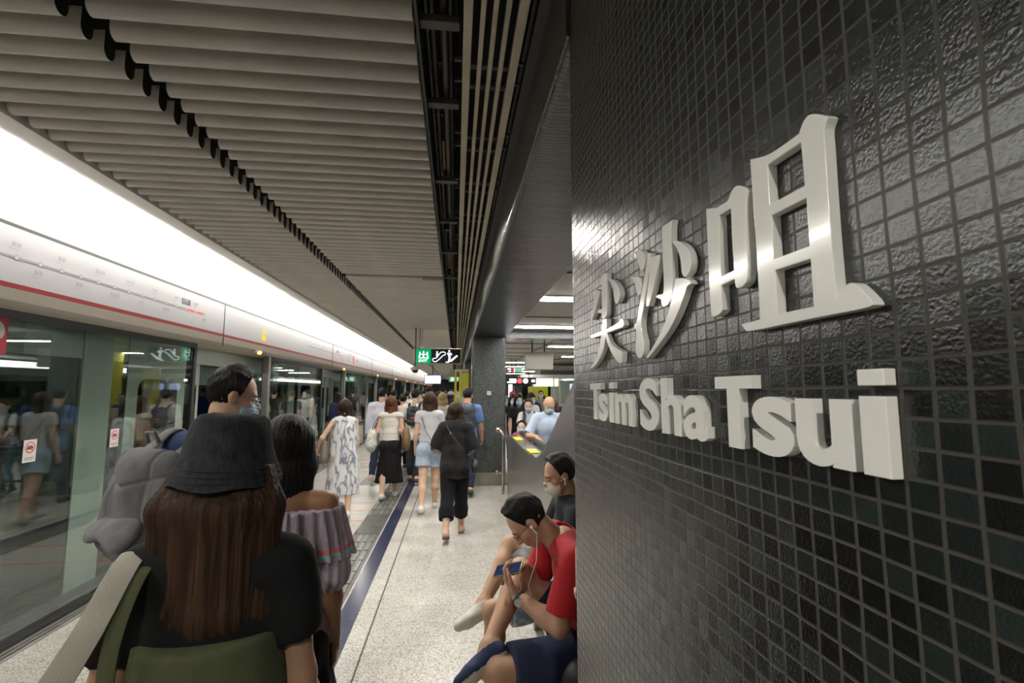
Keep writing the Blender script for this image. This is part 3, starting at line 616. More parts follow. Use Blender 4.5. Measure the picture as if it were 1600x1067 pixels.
# ---------------------------------------------------------------- platform screen doors
P0, PIT, OPW = 5.85, 5.25, 2.10
sill = struct(MB().box((-3.12, -2.5, .0), (-2.83, 62, .02), 0, .004).obj('trim_1', M_ALU), 'ribbed metal door threshold along the platform edge')
b = MB()
for q in range(7): b.box((-3.10+q*.036, -2.4, .02), (-3.082+q*.036, 60, .024))
b.obj('rib', M_ALU, sill)
hd = struct(MB().prism([(-2.83, 2.41), (-2.83, 2.765), (-3.2, 2.765), (-3.2, 2.26), (-2.93, 2.26), (-2.86, 2.30), (-2.835, 2.345)], 1, -2.5, 60).obj('trim_2', [M_HEADER], smooth=True), 'white header fascia over the platform screen doors')
MB().box((-2.836, -2.5, 2.372), (-2.826, 60, 2.405)).obj('red_stripe', M_RED, hd)['label'] = 'dark red stripe along the fascia'
MB().prism([(-2.831, 2.372), (-2.826, 2.372), (-2.85, 2.30), (-2.93, 2.252), (-3.2, 2.252), (-3.2, 2.26), (-2.93, 2.26), (-2.86, 2.305)], 1, -2.5, 60).obj('lower_edge', M_BEIGE, hd, True)
b = MB()
for k in range(12): b.box((-2.832, .95+PIT*k-.004, 2.26), (-2.824, .95+PIT*k+.004, 2.765))
b.obj('joint', M_CAP, hd)
MB().box((-2.95, -2.5, 2.766), (-2.835, 60, 2.79)).obj('shadow_gap', M_BLACK, hd)
# curved reflector panel and cove
pts = [(-2.84, 2.79), (-2.825, 2.88), (-2.79, 2.98), (-2.73, 3.07), (-2.65, 3.13)]
rp = struct(MB().prism(pts+[(-2.65, 3.2), (-2.95, 3.2), (-2.95, 2.79)], 1, -2.5, 60).obj('trim_3', M_PANEL, smooth=True), 'curved white reflector panel under the light strip')
cv = struct(MB().prism([(-2.37, 3.052), (-2.355, 3.043), (-2.25, 3.022), (-2.15, 3.006), (-2.10, 3.0), (-2.09, 3.02), (-2.09, 3.2), (-2.37, 3.2)], 1, -2.5, 60).obj('trim_4', M_PANEL, smooth=True), 'grey cove edge beside the slatted ceiling')
MB().box((-2.95, -2.5, 3.2), (-2.09, 60, 3.26)).obj('cove_roof', M_PANEL, cv)
M_COVE = emitter('cove_light', (1.0, .97, .90), COVE_E)
body0 = None
for k in range(25):
    y = -2.4+k*2.45
    t = thing('strip_light', {2: 'white fluorescent strip above the fascia at the left frame edge', 3: 'white fluorescent strip above the grey ends of the route map', 4: 'white fluorescent strip above the yellow warning sticker'}.get(k, 'long white fluorescent strip glowing above the screen doors'), 'light', (-2.49, y, 3.058), 0, 'fluorescent strips above the screen doors')
    if body0 is None:
        tube = MB().prism([(-.045, .0), (-.045, .025), (.035, .055), (.045, .03), (.03, .0)], 1, 0.02, 2.42).obj('diffuser', M_COVE, t)
        tube2 = MB().box((-.05, 0, .057), (.055, 2.44, .075)).obj('housing', M_PANEL, t); body0 = (tube, tube2)
    else:
        for q in body0: c = q.copy(); COL.objects.link(c); c.parent = t
# glass, posts, doors
M_JAMB = mat('jamb_dark', (0.02, 0.02, 0.021), 0.35)
win0 = None; nwin = 0
def window_unit(y0, y1):
    global nwin
    nwin += 1; w = struct(MB().box((-2.965, y0, .06), (-2.953, y1, 2.25)).obj('window_%d' % nwin, M_GLASS), 'fixed glass screen panel')
    MB().box((-3.0, y0, .024), (-2.93, y1, .06)).box((-3.0, y0, 2.2), (-2.93, y1, 2.255)).obj('window_frame', M_JAMB, w)
    MB().box((-3.02, y0-.02, .024), (-2.92, y0+.05, 2.255), 0, .006).obj('door_post', M_ALU, w)
    MB().box((-3.02, y1-.03, .024), (-2.94, y1+.02, 2.255)).obj('jamb', M_JAMB, w)
    # sliding leaves parked behind the fixed glass
    return w
for k in range(-1, 10):
    y0 = P0+OPW+PIT*k; y1 = P0+PIT*(k+1); window_unit(y0+.02, y1-.02)
    d = struct(MB().box((-3.04, y0+.12, .06), (-3.03, y0+1.05, 2.2)).obj('door_%d' % (k+2), M_GLASS), 'parked sliding glass door leaf')
    MB().box((-3.05, y0+.06, .03), (-3.02, y0+.12, 2.24)).obj('door_edge', M_JAMB, d)
    if k >= 0:
        MB().box((-3.05, y1-.07, .03), (-3.01, y1-.0, 2.24)).obj('safety_edge', mat('hazard_edge', (0.55, 0.40, 0.03), 0.6, 0, 0, 30, col2=(0.05, 0.04, 0.02), stretch=(1, 1, 3), contrast=(.48, .52)), d)
    t = thing('door_indicator', {-1: 'orange door lamp under the fascia behind the camera', 0: 'nearest orange door lamp under the fascia, above the tall man in navy', 1: 'second orange door lamp, above the woman in the marbled dress', 2: 'third orange door lamp, above the man in pale shirt'}.get(k, 'small distant orange door lamp under the white fascia'), 'light', (-2.85, 7.33+PIT*k*1.02, 2.262), 0, 'orange lamps over the screen doors')
    MB().box((-.04, -.09, -.004), (.02, .09, .03), 0, .01).obj('housing', M_BEIGE, t)
    MB().ball((0.012, 0, 0.0), (.02, .06, .022), 12).obj('lens', emitter('amber', (1.0, .32, .03), 9.0), t, True)
# route map strips, stickers and signs on the fascia
M_INKG = mat('ink_grey', (0.21, 0.20, 0.195), 0.5); M_INKD = mat('ink_dark', (0.05, 0.06, 0.09), 0.5); M_INKR = mat('ink_red', (0.75, 0.06, 0.05), 0.5); M_INKF = mat('ink_faint', (0.20, 0.195, 0.20), 0.5)
def ftext(bm, txt, y, z, h, x=-2.823, mi=0, bold=0.0, wid=1.0, axis='fascia'):
    V, F = text_mesh(txt, bold=bold); hh = 0.72
    bm.add([(x, y+v[0]/hh*h*wid, z+v[1]/hh*h) for v in V], F, mi)
def disc(bm, c, r, x, mi, n=20, ry=1.0): bm.add([(x, c[0]+r*ry*math.cos(2*math.pi*i/n), c[1]+r*math.sin(2*math.pi*i/n)) for i in range(n)], [tuple(range(n))], mi)
STN = ['荃灣', '大窩口', '葵興', '葵芳', '荔景', '美孚', '荔枝角', '長沙灣', '深水埗', '太子', '旺角', '油麻地', '佐敦', '尖沙咀', '金鐘', '中環']
ENS = ['Tsuen Wan', 'Tai Wo Hau', 'Kwai Hing', 'Kwai Fong', 'Lai King', 'Mei Foo', 'Lai Chi Kok', 'Cheung Sha Wan', 'Sham Shui Po', 'Prince Edward', 'Mong Kok', 'Yau Ma Tei', 'Jordan', 'Tsim Sha Tsui', 'Admiralty', 'Central']
def route_map(y0, y1, label, full=True):
    t = thing('route_map', label, 'sign', (0, 0, 0)); b = MB(); n = 16
    ys = [y0+(y1-y0)*i/(n-1) for i in range(n)]; z = 2.572
    b.box((-2.829, y0, z-.008), (-2.8275, ys[13], z+.008), 0)
    b.box((-2.829, ys[13], z-.010), (-2.8270, ys[15], z+.010), 2)
    b.obj('line', [M_INKG, M_INKD, M_INKR], t)
    for i, yy in enumerate(ys): b = MB(); disc(b, (yy, z), .019, -2.8262, 0); disc(b, (yy, z), .013, -2.8258, 1); b.obj('station_dot', [M_INKG, M_HEADER], t)
    if full:
        b = MB()
        for i, yy in enumerate(ys[:15]):
            up = i % 2 == 0; zz = z+.07 if up else z-.075
            if i == 13: continue
            ftext(b, STN[i], yy-.05, zz, .026, mi=0 if i < 13 else 1); ftext(b, ENS[i], yy-.06, zz-.022, .0105, mi=0 if i < 13 else 1)
        ftext(b, STN[15], ys[15]-.04, z-.075, .026, mi=1); ftext(b, ENS[15], ys[15]-.04, z-.097, .011, mi=1)
        b.obj('station_name', [M_INKF, M_INKD], t)
    b = MB(); b.box((-2.829, ys[13]-.09, z+.045), (-2.8275, ys[13]+.07, z+.105), 0)
    ftext(b, STN[13], ys[13]-.075, z+.074, .024, -2.8268, 1, .01); ftext(b, 'Tsim Sha Tsui', ys[13]-.075, z+.053, .0105, -2.8268, 1)
    b.obj('station_box', [M_INKD, M_HEADER], t); return t
route_map(3.02, 5.72, 'long pale route map nearest the camera on the white fascia, grey line ending red')
route_map(9.6, 12.3, 'smaller distant route map on the fascia beyond the yellow warning sticker')
t = thing('warning_sticker', 'yellow triangle warning sticker on the white fascia', 'sign'); b = MB()
b.add([(-2.8285, 7.36, 2.55), (-2.8285, 7.52, 2.55), (-2.8285, 7.44, 2.66)], [(0, 1, 2)]); b.box((-2.829, 7.36, 2.45), (-2.8282, 7.52, 2.53)); b.obj('sticker', mat('sign_yellow', (0.75, 0.55, 0.02), 0.5), t)
b = MB(); b.box((-2.828, 7.435, 2.585), (-2.8275, 7.447, 2.628)); b.box((-2.828, 7.435, 2.566), (-2.8275, 7.447, 2.577)); b.obj('mark', M_INKD, t)
t = thing('station_name_sign', 'station name with red round emblem and arrow on the fascia', 'sign'); b = MB()
ftext(b, '尖沙咀', 13.0, 2.60, .11, mi=0); ftext(b, 'Tsim Sha Tsui', 12.95, 2.50, .045, mi=0); b.obj('lettering', M_INKF, t)
b = MB(); disc(b, (13.75, 2.56), .13, -2.827, 0, 28); b.obj('emblem', M_INKR, t)
b = MB(); b.box((-2.826, 13.735, 2.45), (-2.825, 13.765, 2.67))
for sg in (1, -1): b.tube([(-2.8255, 13.75+.085*math.cos(a), 2.56+sg*.085+(-sg)*.06*math.sin(a)) for a in np.linspace(0, math.pi, 10)], .010, 6)
b.obj('emblem_mark', M_HEADER, t)
b = MB(); b.box((-2.828, 14.05, 2.55), (-2.827, 14.25, 2.57)); b.add([(-2.8275, 14.25, 2.52), (-2.8275, 14.33, 2.56), (-2.8275, 14.25, 2.60)], [(0, 1, 2)]); b.obj('arrow', M_INKD, t)
# stickers on the glass
def no_sticker(y, z, label, w=.105, h=.155):
    t = thing('notice_sticker', label, 'sign', (-2.951, y, z)); MB().box((0, -w/2, -h/2), (.0012, w/2, h/2)).obj('paper', mat('sticker_white', (.62, .60, .58), .5), t)
    b = MB(); n = 28; vs = []; fs = []
    for i in range(n):
        a = 2*math.pi*i/n; vs += [(.002, .032*math.cos(a), .024+.032*math.sin(a)), (.002, .040*math.cos(a), .024+.040*math.sin(a))]
    fs = [(2*i, 2*i+1, (2*i+3) % (2*n), (2*i+2) % (2*n)) for i in range(n)]; b.add(vs, fs)
    b.add([(.0022, -.028, .046), (.0022, -.024, .050), (.0022, .028, .002), (.0022, .024, -.002)], [(0, 1, 2, 3)]); b.obj('ring', M_INKR, t)
    b = MB(); b.prism([(-.024, .010), (.016, .010), (.027, .022), (.016, .036), (-.008, .036), (-.024, .028)], 0, .0012, .0018); b.obj('pictogram', M_INKD, t)
    b = MB(); b.box((.0012, -.038, -.050), (.0018, .038, -.044)); b.box((.0012, -.038, -.062), (.0018, .03, -.057)); b.obj('caption', M_INKG, t)
no_sticker(3.78, 1.30, 'white no-leaning notice with red ring on the glass, left one at frame edge')
no_sticker(4.62, 1.31, 'white no-leaning notice with red ring on the glass, right one by the grey backpack')
t = thing('prohibition_poster', 'red square poster with white circle on glass at left frame edge', 'sign', (-2.951, 3.40, 2.085)); MB().box((0, -.14, -.13), (.0015, .12, .13)).obj('paper', mat('poster_red', (.30, .015, .02), .5), t)
b = MB(); disc(b, (0.03, .02), .07, .002, 0, 24); b.obj('circle', M_HEADER, t); b = MB().box((.0022, -.01, -.02), (.003, .05, .06)).box((.0022, .0, -.035), (.003, .075, -.02)); b.obj('pictogram', M_INKD, t)

# ---------------------------------------------------------------- train behind the glass
M_TIN = mat('train_interior', (0.30, 0.34, 0.31), 0.45, var=0.05, scale=2); M_TFL = mat('train_floor', (0.10, 0.10, 0.10), 0.5)
M_TGLASS = mat('train_window', (0.006, 0.008, 0.008), 0.06, spec=0.6); M_TWIN = glass_mat('train_glazing', (0.50, 0.54, 0.52), 1.3)
tr = thing('train', 'pale grey green metro train standing behind the screen doors', 'train', (-3.25, 0, 0))
b = MB()
for k in range(-1, 10):
    yo = 6.35+PIT*k; ye = yo+1.55; yn = yo+PIT     # door opening yo..ye, wall ye..yn
    b.box((-.06, ye, .02), (0, ye+.2, 2.5)); b.box((-.06, yn-1.73, .02), (0, yn-1.36, 2.5)); b.box((-.06, yn-1.14, .02), (0, yn, 2.5)); b.box((-.06, ye+.2, 2.0), (-.01, yn-1.73, 2.5)); b.box((-.06, yn-1.36, 2.0), (-.01, yn-1.14, 2.5)); b.box((-.06, yo, 2.05), (0, ye, 2.5))
b.obj('side_wall', M_TRAIN, tr)
lo0 = None
for k in range(-1, 10):
    yo = 6.35+PIT*k; ye = yo+1.55; yn = yo+PIT
    MB().box((-.04, ye+.2, .9), (-.02, yn-1.73, 2.0)).obj('window', M_TWIN, tr); MB().box((-.05, ye+.2, .02), (-.01, yn-1.73, .9)).obj('lower_panel', M_TGLASS, tr); MB().box((-.05, yn-1.36, .02), (-.01, yn-1.14, 2.0)).obj('window', M_TGLASS, tr)
    rc = [(cy_+.12*math.cos(a), cz_+.12*math.sin(a)) for cy_, cz_, a0 in ((yn-.39, 1.72, 0), (yn-.85, 1.72, 1), (yn-.85, 1.02, 2), (yn-.39, 1.02, 3)) for a in [math.pi/2*(a0+q/5) for q in range(6)]]
    MB().prism(rc, 0, -.01, .003).obj('window', M_TGLASS, tr)
    for (ya, yb) in ((yo-.02, yo+.34), (ye-.3, ye+.02)):
        dl = MB().box((-.10, ya, .03), (-.065, yb, 2.05)).obj('door_leaf', M_TRAIN, tr); MB().box((-.063, ya+.07, .9), (-.058, yb-.07, 1.8), 0, .001).obj('door_window', M_TGLASS, dl)
MB().box((-2.9, -2.4, .0), (-.06, 58, .04)).obj('train_floor', M_TFL, tr)
MB().box((-2.9, -2.4, 2.3), (-.06, 58, 2.36)).obj('train_ceiling', M_TIN, tr)
b = MB().box((-2.9, -2.4, .04), (-2.84, 58, .9)).box((-2.9, -2.4, 1.85), (-2.84, 58, 2.3))
for k in range(-2, 22): b.box((-2.9, 2.6*k+.2, .9), (-2.84, 2.6*k+.95, 1.85))
b.obj('far_wall', M_TIN, tr); MB().box((-2.89, -2.4, .9), (-2.87, 58, 1.85)).obj('far_window', M_TGLASS, tr)
MB().box((-1.75, -2.4, 2.28), (-1.6, 58, 2.298)).obj('ceiling_light', emitter('train_lamp', (0.85, 1.0, .92), 3.6), tr)
b = MB()
for k in range(0, 8):
    b.tube([(-1.6, 7.1+PIT*k, .04), (-1.6, 7.1+PIT*k, 2.3)], .018, 8)
b.obj('grab_pole', mat('grab_pole', (.6, .6, .58), .25, 1.0), tr)
struct(MB().box((-6.5, -2.5, -.3), (-6.3, 62, 3.3)).obj('wall_left', M_DARK), 'dark tunnel wall behind the train')
struct(MB().box((-6.5, 60, -.3), (12.2, 60.2, 3.6)).obj('wall_back', M_DARK), 'far end wall of the platform')
struct(MB().box((-6.5, -2.6, -.3), (12.2, -2.5, 3.6)).obj('wall_front', mat('wall_grey', (.16, .16, .15), .6, var=.1)), 'wall behind the camera')

# ---------------------------------------------------------------- slatted ceiling
ce = struct(MB().box((-2.9, -2.5, 3.46), (.98, 60, 3.6)).obj('ceiling', M_DARK), 'dark void above the slatted ceiling')
def slat_mesh(x0, x1):
    pr = [(-.030, .0), (-.030, .065), (.030, .065), (.030, .0)]+[(.030*math.cos(a), -.036*math.sin(a)) for a in np.linspace(0, math.pi, 12)][1:-1]
    pr = [(a, b_+.036) for a, b_ in pr][::-1]
    return MB().prism(pr, 0, x0, x1, 0, 1)
ROWS = [(-2.07, -1.355), (-1.262, -.165)]
proto = [slat_mesh(*r).obj('ceiling_slat', [M_SLAT, M_CAP], ce, True, (0, 0, 0)) for r in ROWS]
short = slat_mesh(-1.262, -.40).obj('ceiling_slat', [M_SLAT, M_CAP], ce, True)
SP = .1145; y = 1.0; first = [True, True]; n_ind = 0; rest = MB()
rp_ = [slat_mesh(*r) for r in ROWS]
while y < 58:
    for r in (0, 1):
        gap = r == 1 and 5.42 < y < 5.6
        if y < 6.6:
            if gap: o = short; o.location = (0, y, 3.0); continue
            o = proto[r] if first[r] else proto[r].copy()
            if not first[r]: COL.objects.link(o)
            first[r] = False; o.location = (random.uniform(-.002, .002), y, 3.0+random.uniform(-.0015, .0015))
        else:
            if 10.15 < y < 10.27 and r == 1: continue
            rest.add([(v[0], v[1]+y, v[2]+3.0) for v in rp_[r].v], rp_[r].f); rest.m[-len(rp_[r].m):] = rp_[r].m
    y += SP
rs = rest.obj('ceiling_slat', [M_SLAT, M_CAP], ce, True); rs['kind'] = 'stuff'
# ducts and hangers above
b = MB()
for xx in (-1.9, -1.0, -.6): b.box((xx, -2, 3.18), (xx+.03, 58, 3.22))
b.obj('slat_carrier', mat('carrier', (.05, .05, .05), .5, .6), ce)
t = thing('air_duct', 'foil wrapped air duct glimpsed above the near ceiling slats', 'duct'); MB().box((-1.05, .6, 3.24), (-.55, 3.4, 3.44), 0, .03).obj('duct', mat('foil', (.30, .30, .28), .4, .8, bump=.8, bscale=30, var=.3, scale=20), t)
# ---------------------------------------------------------------- service slot
b = MB().box((-.155, -2, 3.0), (-.145, 58, 3.3)); struct(b.obj('trim_5', M_CAP), 'dark edge rail of the slatted ceiling')
t = thing('cable_tray', 'dark cable tray in the open ceiling slot', 'tray'); b = MB().box((-.135, -2, 3.16), (-.125, 58, 3.22)).box((-.043, -2, 3.16), (-.033, 58, 3.22))
for k in range(150): b.box((-.135, -2+k*.4, 3.158), (-.033, -2+k*.4+.03, 3.17))
b.obj('tray', mat('tray_metal', (.08, .08, .075), .5, .5), t)
M_PIPE = mat('pipe_dark', (.07, .06, .05), .5, .3)
for i, (xx, zz, rr, lb) in enumerate([(-.105, 3.13, .012, 'thin dark conduit nearest the slat ends in the ceiling slot'), (-.06, 3.10, .016, 'thicker dark conduit beside the cream rails in the ceiling slot')]):
    tag(MB().tube([(xx, -2, zz), (xx, 58, zz)], rr, 10).obj('conduit', M_PIPE, None, True), lb, 'pipe')
tag(MB().tube([(-.085, 2.55, 3.095), (-.085, 2.9, 3.095)], .008, 10).tube([(-.085, 4.6, 3.095), (-.085, 5.5, 3.095)], .008, 10).obj('conduit', mat('pipe_copper', (.22, .10, .04), .5, .3), None, True), 'copper brown pipe pieces in the ceiling slot', 'pipe')
M_BOXG = mat('junction_grey', (.10, .10, .09), .6, 0, var=.2)
for k, yy in enumerate([1.62, 2.12, 2.95, 3.7, 4.55, 5.6, 6.9, 8.4, 10.2]):
    t = thing('slot_bracket', 'small grey metal bracket across the ceiling slot', 'bracket', (0, yy, 0), 0, 'grey brackets across the ceiling slot')
    MB().box((-.145, 0, 3.04), (-.0, .045, 3.07), 0, .004).obj('plate', M_BOXG, t); MB().tube([(-.015, .02, 3.07), (-.015, .02, 3.46)], .006, 8).obj('hanger_rod', M_BOXG, t)
gr = thing('linear_rail_grille', 'set of five long cream metal rails running along the ceiling slot', 'grille')
for (xa, xb) in ((.012, .044), (.070, .088), (.112, .130), (.155, .173), (.198, .232)):
    MB().box((xa, -2, 3.0), (xb, 58, 3.03), 0, .003).obj('rail', M_RAIL, gr)
b = MB(); y = -1.9; k = 0
while y < 58:
    for xx in (.057, .100, .1425, .1855):
        b.box((xx-.013, y-.012, 3.018), (xx+.013, y+.012, 3.04)); b.ball((xx, y, 3.02), .009, 8)
    b.box((-.02, y-.006, 3.04), (.26, y+.006, 3.055)); k += 1; y += .42 if k % 2 else .13
b.obj('clip_bar', M_BOXG, gr)
struct(MB().box((.262, -2.5, 3.0), (.30, 60, 3.5)).box((.250, -2.5, 3.05), (.262, 60, 3.06)).obj('trim_6', mat('dark_rail_side', (.02, .019, .017), .5)), 'dark side rail between cream rails and tiled beam')
# ---------------------------------------------------------------- near wall, beam, columns
struct(MB().box((.31, -2.5, 0), (.93, 1.245, 3.5), 0).obj('wall_right', [M_TILE]), 'dark mosaic wall carrying the white station name')
for p in bpy.data.objects['wall_right'].data.polygons: pass
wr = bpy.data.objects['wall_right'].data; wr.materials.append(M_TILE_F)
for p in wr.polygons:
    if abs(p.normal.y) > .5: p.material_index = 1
def beam(y0, y1):
    r = .035; prof = [(.30, 3.45), (.30, 2.71+r)]+[(.30+r-r*math.cos(a), 2.71+r-r*math.sin(a)) for a in np.linspace(0, math.pi/2, 8)][1:]+[(.915, 2.71), (.925, 2.72), (.925, 3.45)]
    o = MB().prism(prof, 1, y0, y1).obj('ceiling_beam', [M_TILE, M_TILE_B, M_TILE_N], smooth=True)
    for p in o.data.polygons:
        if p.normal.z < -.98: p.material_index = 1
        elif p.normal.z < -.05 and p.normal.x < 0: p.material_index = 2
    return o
tag(beam(1.245, 58), 'long dark mosaic beam with rounded edge running from wall to column', 'beam')
def column(y0, label, mats=None):
    r = .05; x0, x1, y1 = .30, .93, y0+.62; prof = []
    for cx, cy_, a0 in ((x1-r, y1-r, 0), (x0+r, y1-r, 90), (x0+r, y0+r, 180), (x1-r, y0+r, 270)):
        prof += [(cx+r*math.cos(math.radians(a0+q)), cy_+r*math.sin(math.radians(a0+q))) for q in (0, 22, 45, 67, 90)]
    t = thing('column', label, 'column', (0, 0, 0))
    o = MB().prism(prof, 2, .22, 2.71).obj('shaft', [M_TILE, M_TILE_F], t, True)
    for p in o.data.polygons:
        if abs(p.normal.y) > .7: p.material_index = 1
    MB().box((x0-.015, y0-.015, 0), (x1+.015, y1+.015, .225), 0, .008).obj('plinth', mat('plinth_stone', (.22, .20, .16), .35, var=.12, scale=5), t); return t
c0 = column(8.95, 'dark mosaic column at the escalator with beige plinth and small white plate')
MB().box((.575, 8.928, 1.63), (.655, 8.95, 1.71), 0, .004).obj('plate', M_HEADER, c0)
for yy, lb in ((17.2, 'second dark mosaic column beyond the yellow post'), (25.5, 'third dark mosaic column far down the platform'), (33.8, 'farthest dark mosaic column down the platform')): column(yy, lb)
# ---------------------------------------------------------------- station name letters
XW = .310; XFACE = .300
def wall_letter(name, loops, label):
    t = thing(name, label, 'letter'); V, F = curve_mesh(loops, (XW-XFACE)/2-.0006, .0007); xm = (XW+XFACE)/2
    return t, V, F, xm
exec(GLYPHS)
def glyph(name, strokes, holes, label):
    b = MB()
    for i, st in enumerate(strokes):
        lps = [chaikin(st, 2)]+([h for h in holes] if i == 0 else [])
        V, F = curve_mesh([[(-p[0], p[1]) for p in lp] for lp in lps], (XW-XFACE)/2-.0007, .0007)
        b.add([((XW+XFACE)/2-.0001*i+(-v[2]), -v[0], v[1]) for v in V], F)
    return b
def fixn(b):
    import bmesh
    bm = bmesh.new(); me = bpy.data.meshes.new('q'); me.from_pydata(b.v, [], b.f); bm.from_mesh(me); bmesh.ops.remove_doubles(bm, verts=bm.verts, dist=1e-6); bmesh.ops.recalc_face_normals(bm, faces=bm.faces)
    r = MB().add([v.co for v in bm.verts], [[v.index for v in f.verts] for f in bm.faces]) if not bm.verts.index_update() else None; bm.free(); bpy.data.meshes.remove(me); return r
def wl(b, label, name='sign_letter'): tag(fixn(b).obj(name, M_WHITE, None, False), label, 'letter')
wl(glyph('', jian, [], ''), 'white raised Chinese character 尖, first of three on the dark tiled wall', 'sign_character')
wl(glyph('', sha, [], ''), 'white raised Chinese character 沙, middle one on the dark tiled wall', 'sign_character')
b1 = glyph('', [zui_kou[0]], zui_kou[1:], ''); b2 = glyph('', [zui_ju[0]], zui_ju[1:], ''); b1.add(b2.v, b2.f)
wl(b1, 'white raised Chinese character 咀, last and largest looking on the wall', 'sign_character')
LET = [('T', 1.0570, .9786, 'capital T that starts the station name on the dark tiles'), ('s', .9934, .9341, 'small s in Tsim, after the first T'), ('i', .9236, .8983, 'small i in Tsim, between s and m'), ('m', .8885, .7971, 'small m that ends Tsim'),
       ('S', .7642, .6925, 'capital S that starts Sha'), ('h', .6807, .6197, 'small h in Sha'), ('a', .6125, .5503, 'small a that ends Sha'), ('T', .5306, .4593, 'second capital T, the one that starts Tsui'), ('s', .4628, .4027, 'small s in Tsui'), ('u', .3986, .3385, 'small u in Tsui'), ('i', .3299, .3069, 'small i at the right end of the name')]
ZB, CAPH = 1.6585, .0770
_v, _ = text_mesh('T', bold=.03); fcap = max(p[1] for p in _v)-min(p[1] for p in _v)
for ch, ya, yb, lb in LET:
    if ch in 'iT':
        dx = (yb-ya); b = MB(); z0, z1 = ZB, ZB+CAPH
        if ch == 'i': b.box((XFACE, yb, z0), (XW-.0002, ya, z0+CAPH*.745), 0, .0007).box((XFACE, yb, z0+CAPH*.845), (XW-.0002, ya, z1), 0, .0007)
        else:
            c_ = (ya+yb)/2; q = abs(dx)*.165; a_ = CAPH*.175; b.prism([(ya, z1), (ya, z1-a_), (c_+q, z1-a_), (c_+q, z0), (c_-q, z0), (c_-q, z1-a_), (yb, z1-a_), (yb, z1)], 0, XFACE, XW-.0002)
        wl(b, 'white raised '+lb); continue
    V, F = text_mesh(ch, bold=.030, depth=.05, bevel=.0); xs = [v[0] for v in V]; x0, x1 = min(xs), max(xs)
    y_min = {'s': -.046, 'S': -.046, 'u': -.046, 'a': -.046}.get(ch, -.036); sc = CAPH*1.03/fcap
    b = MB().add([((XW+XFACE)/2-v[2]/.05*(XW-XFACE)/2, ya+(yb-ya)*(v[0]-x0)/(x1-x0), ZB+(v[1]+(.03 if ch not in 'sSua' else .032))*sc) for v in V], F)
    wl(b, 'white raised '+lb)
# ---------------------------------------------------------------- hanging signs
def exit_sign(loc, label, w=1.0, h=.33, detail=True):
    t = thing('hanging_sign', label, 'sign', loc)
    MB().box((0, 0, 0), (w, .12, h), 0, .012).obj('housing', M_RAIL, t)
    MB().box((.07, -.004, .02), (w-.03, .0, h-.02)).obj('face_panel', mat('sign_black', (.014, .014, .014), .3), t)
    g = MB().box((.055, -.006, .02), (.36, -.002, h-.02)).obj('green_panel', emitter('sign_green', (.0, .26, .09), 1.1), t)
    M_L = emitter('sign_lit', (.82, .95, 1.0), 1.1)
    if detail:
        b = MB()
        V, F = text_mesh('出', bold=.02); x0 = min(v[0] for v in V); x1 = max(v[0] for v in V); z0 = min(v[1] for v in V); z1 = max(v[1] for v in V)
        b.add([(.105+.20*(v[0]-x0)/(x1-x0), -.008, .105+.165*(v[1]-z0)/(z1-z0)) for v in V], F)
        V, F = text_mesh('EXIT', bold=.03); x0 = min(v[0] for v in V); x1 = max(v[0] for v in V); b.add([(.105+.185*(v[0]-x0)/(x1-x0), -.008, .045+.07*v[1]) for v in V], F)
        b.obj('exit_lettering', M_L, t)
        b = MB(); out = [(.395, .095), (.40, .065), (.43, .048), (.47, .05), (.55, .12), (.60, .175), (.63, .185), (.655, .20), (.66, .225), (.64, .25), (.60, .255), (.56, .245), (.50, .17), (.47, .125), (.43, .12), (.405, .115), (.395, .095)]
        b.tube([(p[0], -.007, p[1]) for p in out], .010, 6); b.ball((.485, -.007, .25), (.019, .004, .019), 12); b.box((.465, -.009, .155), (.508, -.005, .225)); b.obj('escalator_pictogram', M_L, t)
        b = MB(); b.ball((.735, -.007, .275), (.021, .004, .021), 12); b.prism([(.70, .24), (.77, .24), (.80, .20), (.79, .185), (.76, .20), (.765, .12), (.735, .05), (.71, .05), (.725, .12), (.715, .19), (.695, .20)], 1, -.009, -.005)
        st = [(.66, .035), (.72, .035), (.735, .055)]
        for q in range(5): b.box((.735+q*.033, -.009, .05+q*.026), (.80+q*.028, -.005, .078+q*.026))
        b.box((.665, -.009, .03), (.74, -.005, .052)); b.obj('stairs_pictogram', M_L, t)
    b = MB().tube([(.12, .06, h), (.12, .06, 3.02-loc[2])], .018, 8).tube([(.17, .06, h), (.17, .06, 3.02-loc[2])], .010, 8); b.obj('hanger', M_RAIL, t); return t
exit_sign((-.88, 10.15, 2.27), 'black hanging exit sign with green panel, escalator and stairs pictograms')
exit_sign((-.40, 27.5, 2.2), 'small far hanging sign with green panel down the platform', w=.75, h=.30)
t = thing('dome_camera', 'white dome camera hanging below the exit sign', 'camera', (-.82, 9.9, 0)); MB().tube([(0, 0, 3.0), (0, 0, 2.2)], .012, 8).obj('stem', M_CAP, t); MB().tube([(0, 0, 2.2), (0, 0, 2.13)], [.10, .09], 16).obj('mount', M_BEIGE, t, True); MB().ball((0, 0, 2.13), (.07, .07, .06), 14).obj('dome', M_BLACK, t, True)
t = thing('display_screen', 'glowing pale violet display screen hanging over the platform', 'screen', (-1.28, 20, 1.98)); MB().box((0, 0, 0), (.68, .12, .40), 0, .01).obj('housing', mat('violet_case', (.08, .06, .25), .4), t); MB().box((.03, -.006, .03), (.65, 0, .34)).obj('screen', emitter('screen_glow', (.80, .78, 1.0), 2.6), t); MB().tube([(.34, .06, .4), (.34, .06, 1.05)], .02, 8).obj('hanger', M_CAP, t)
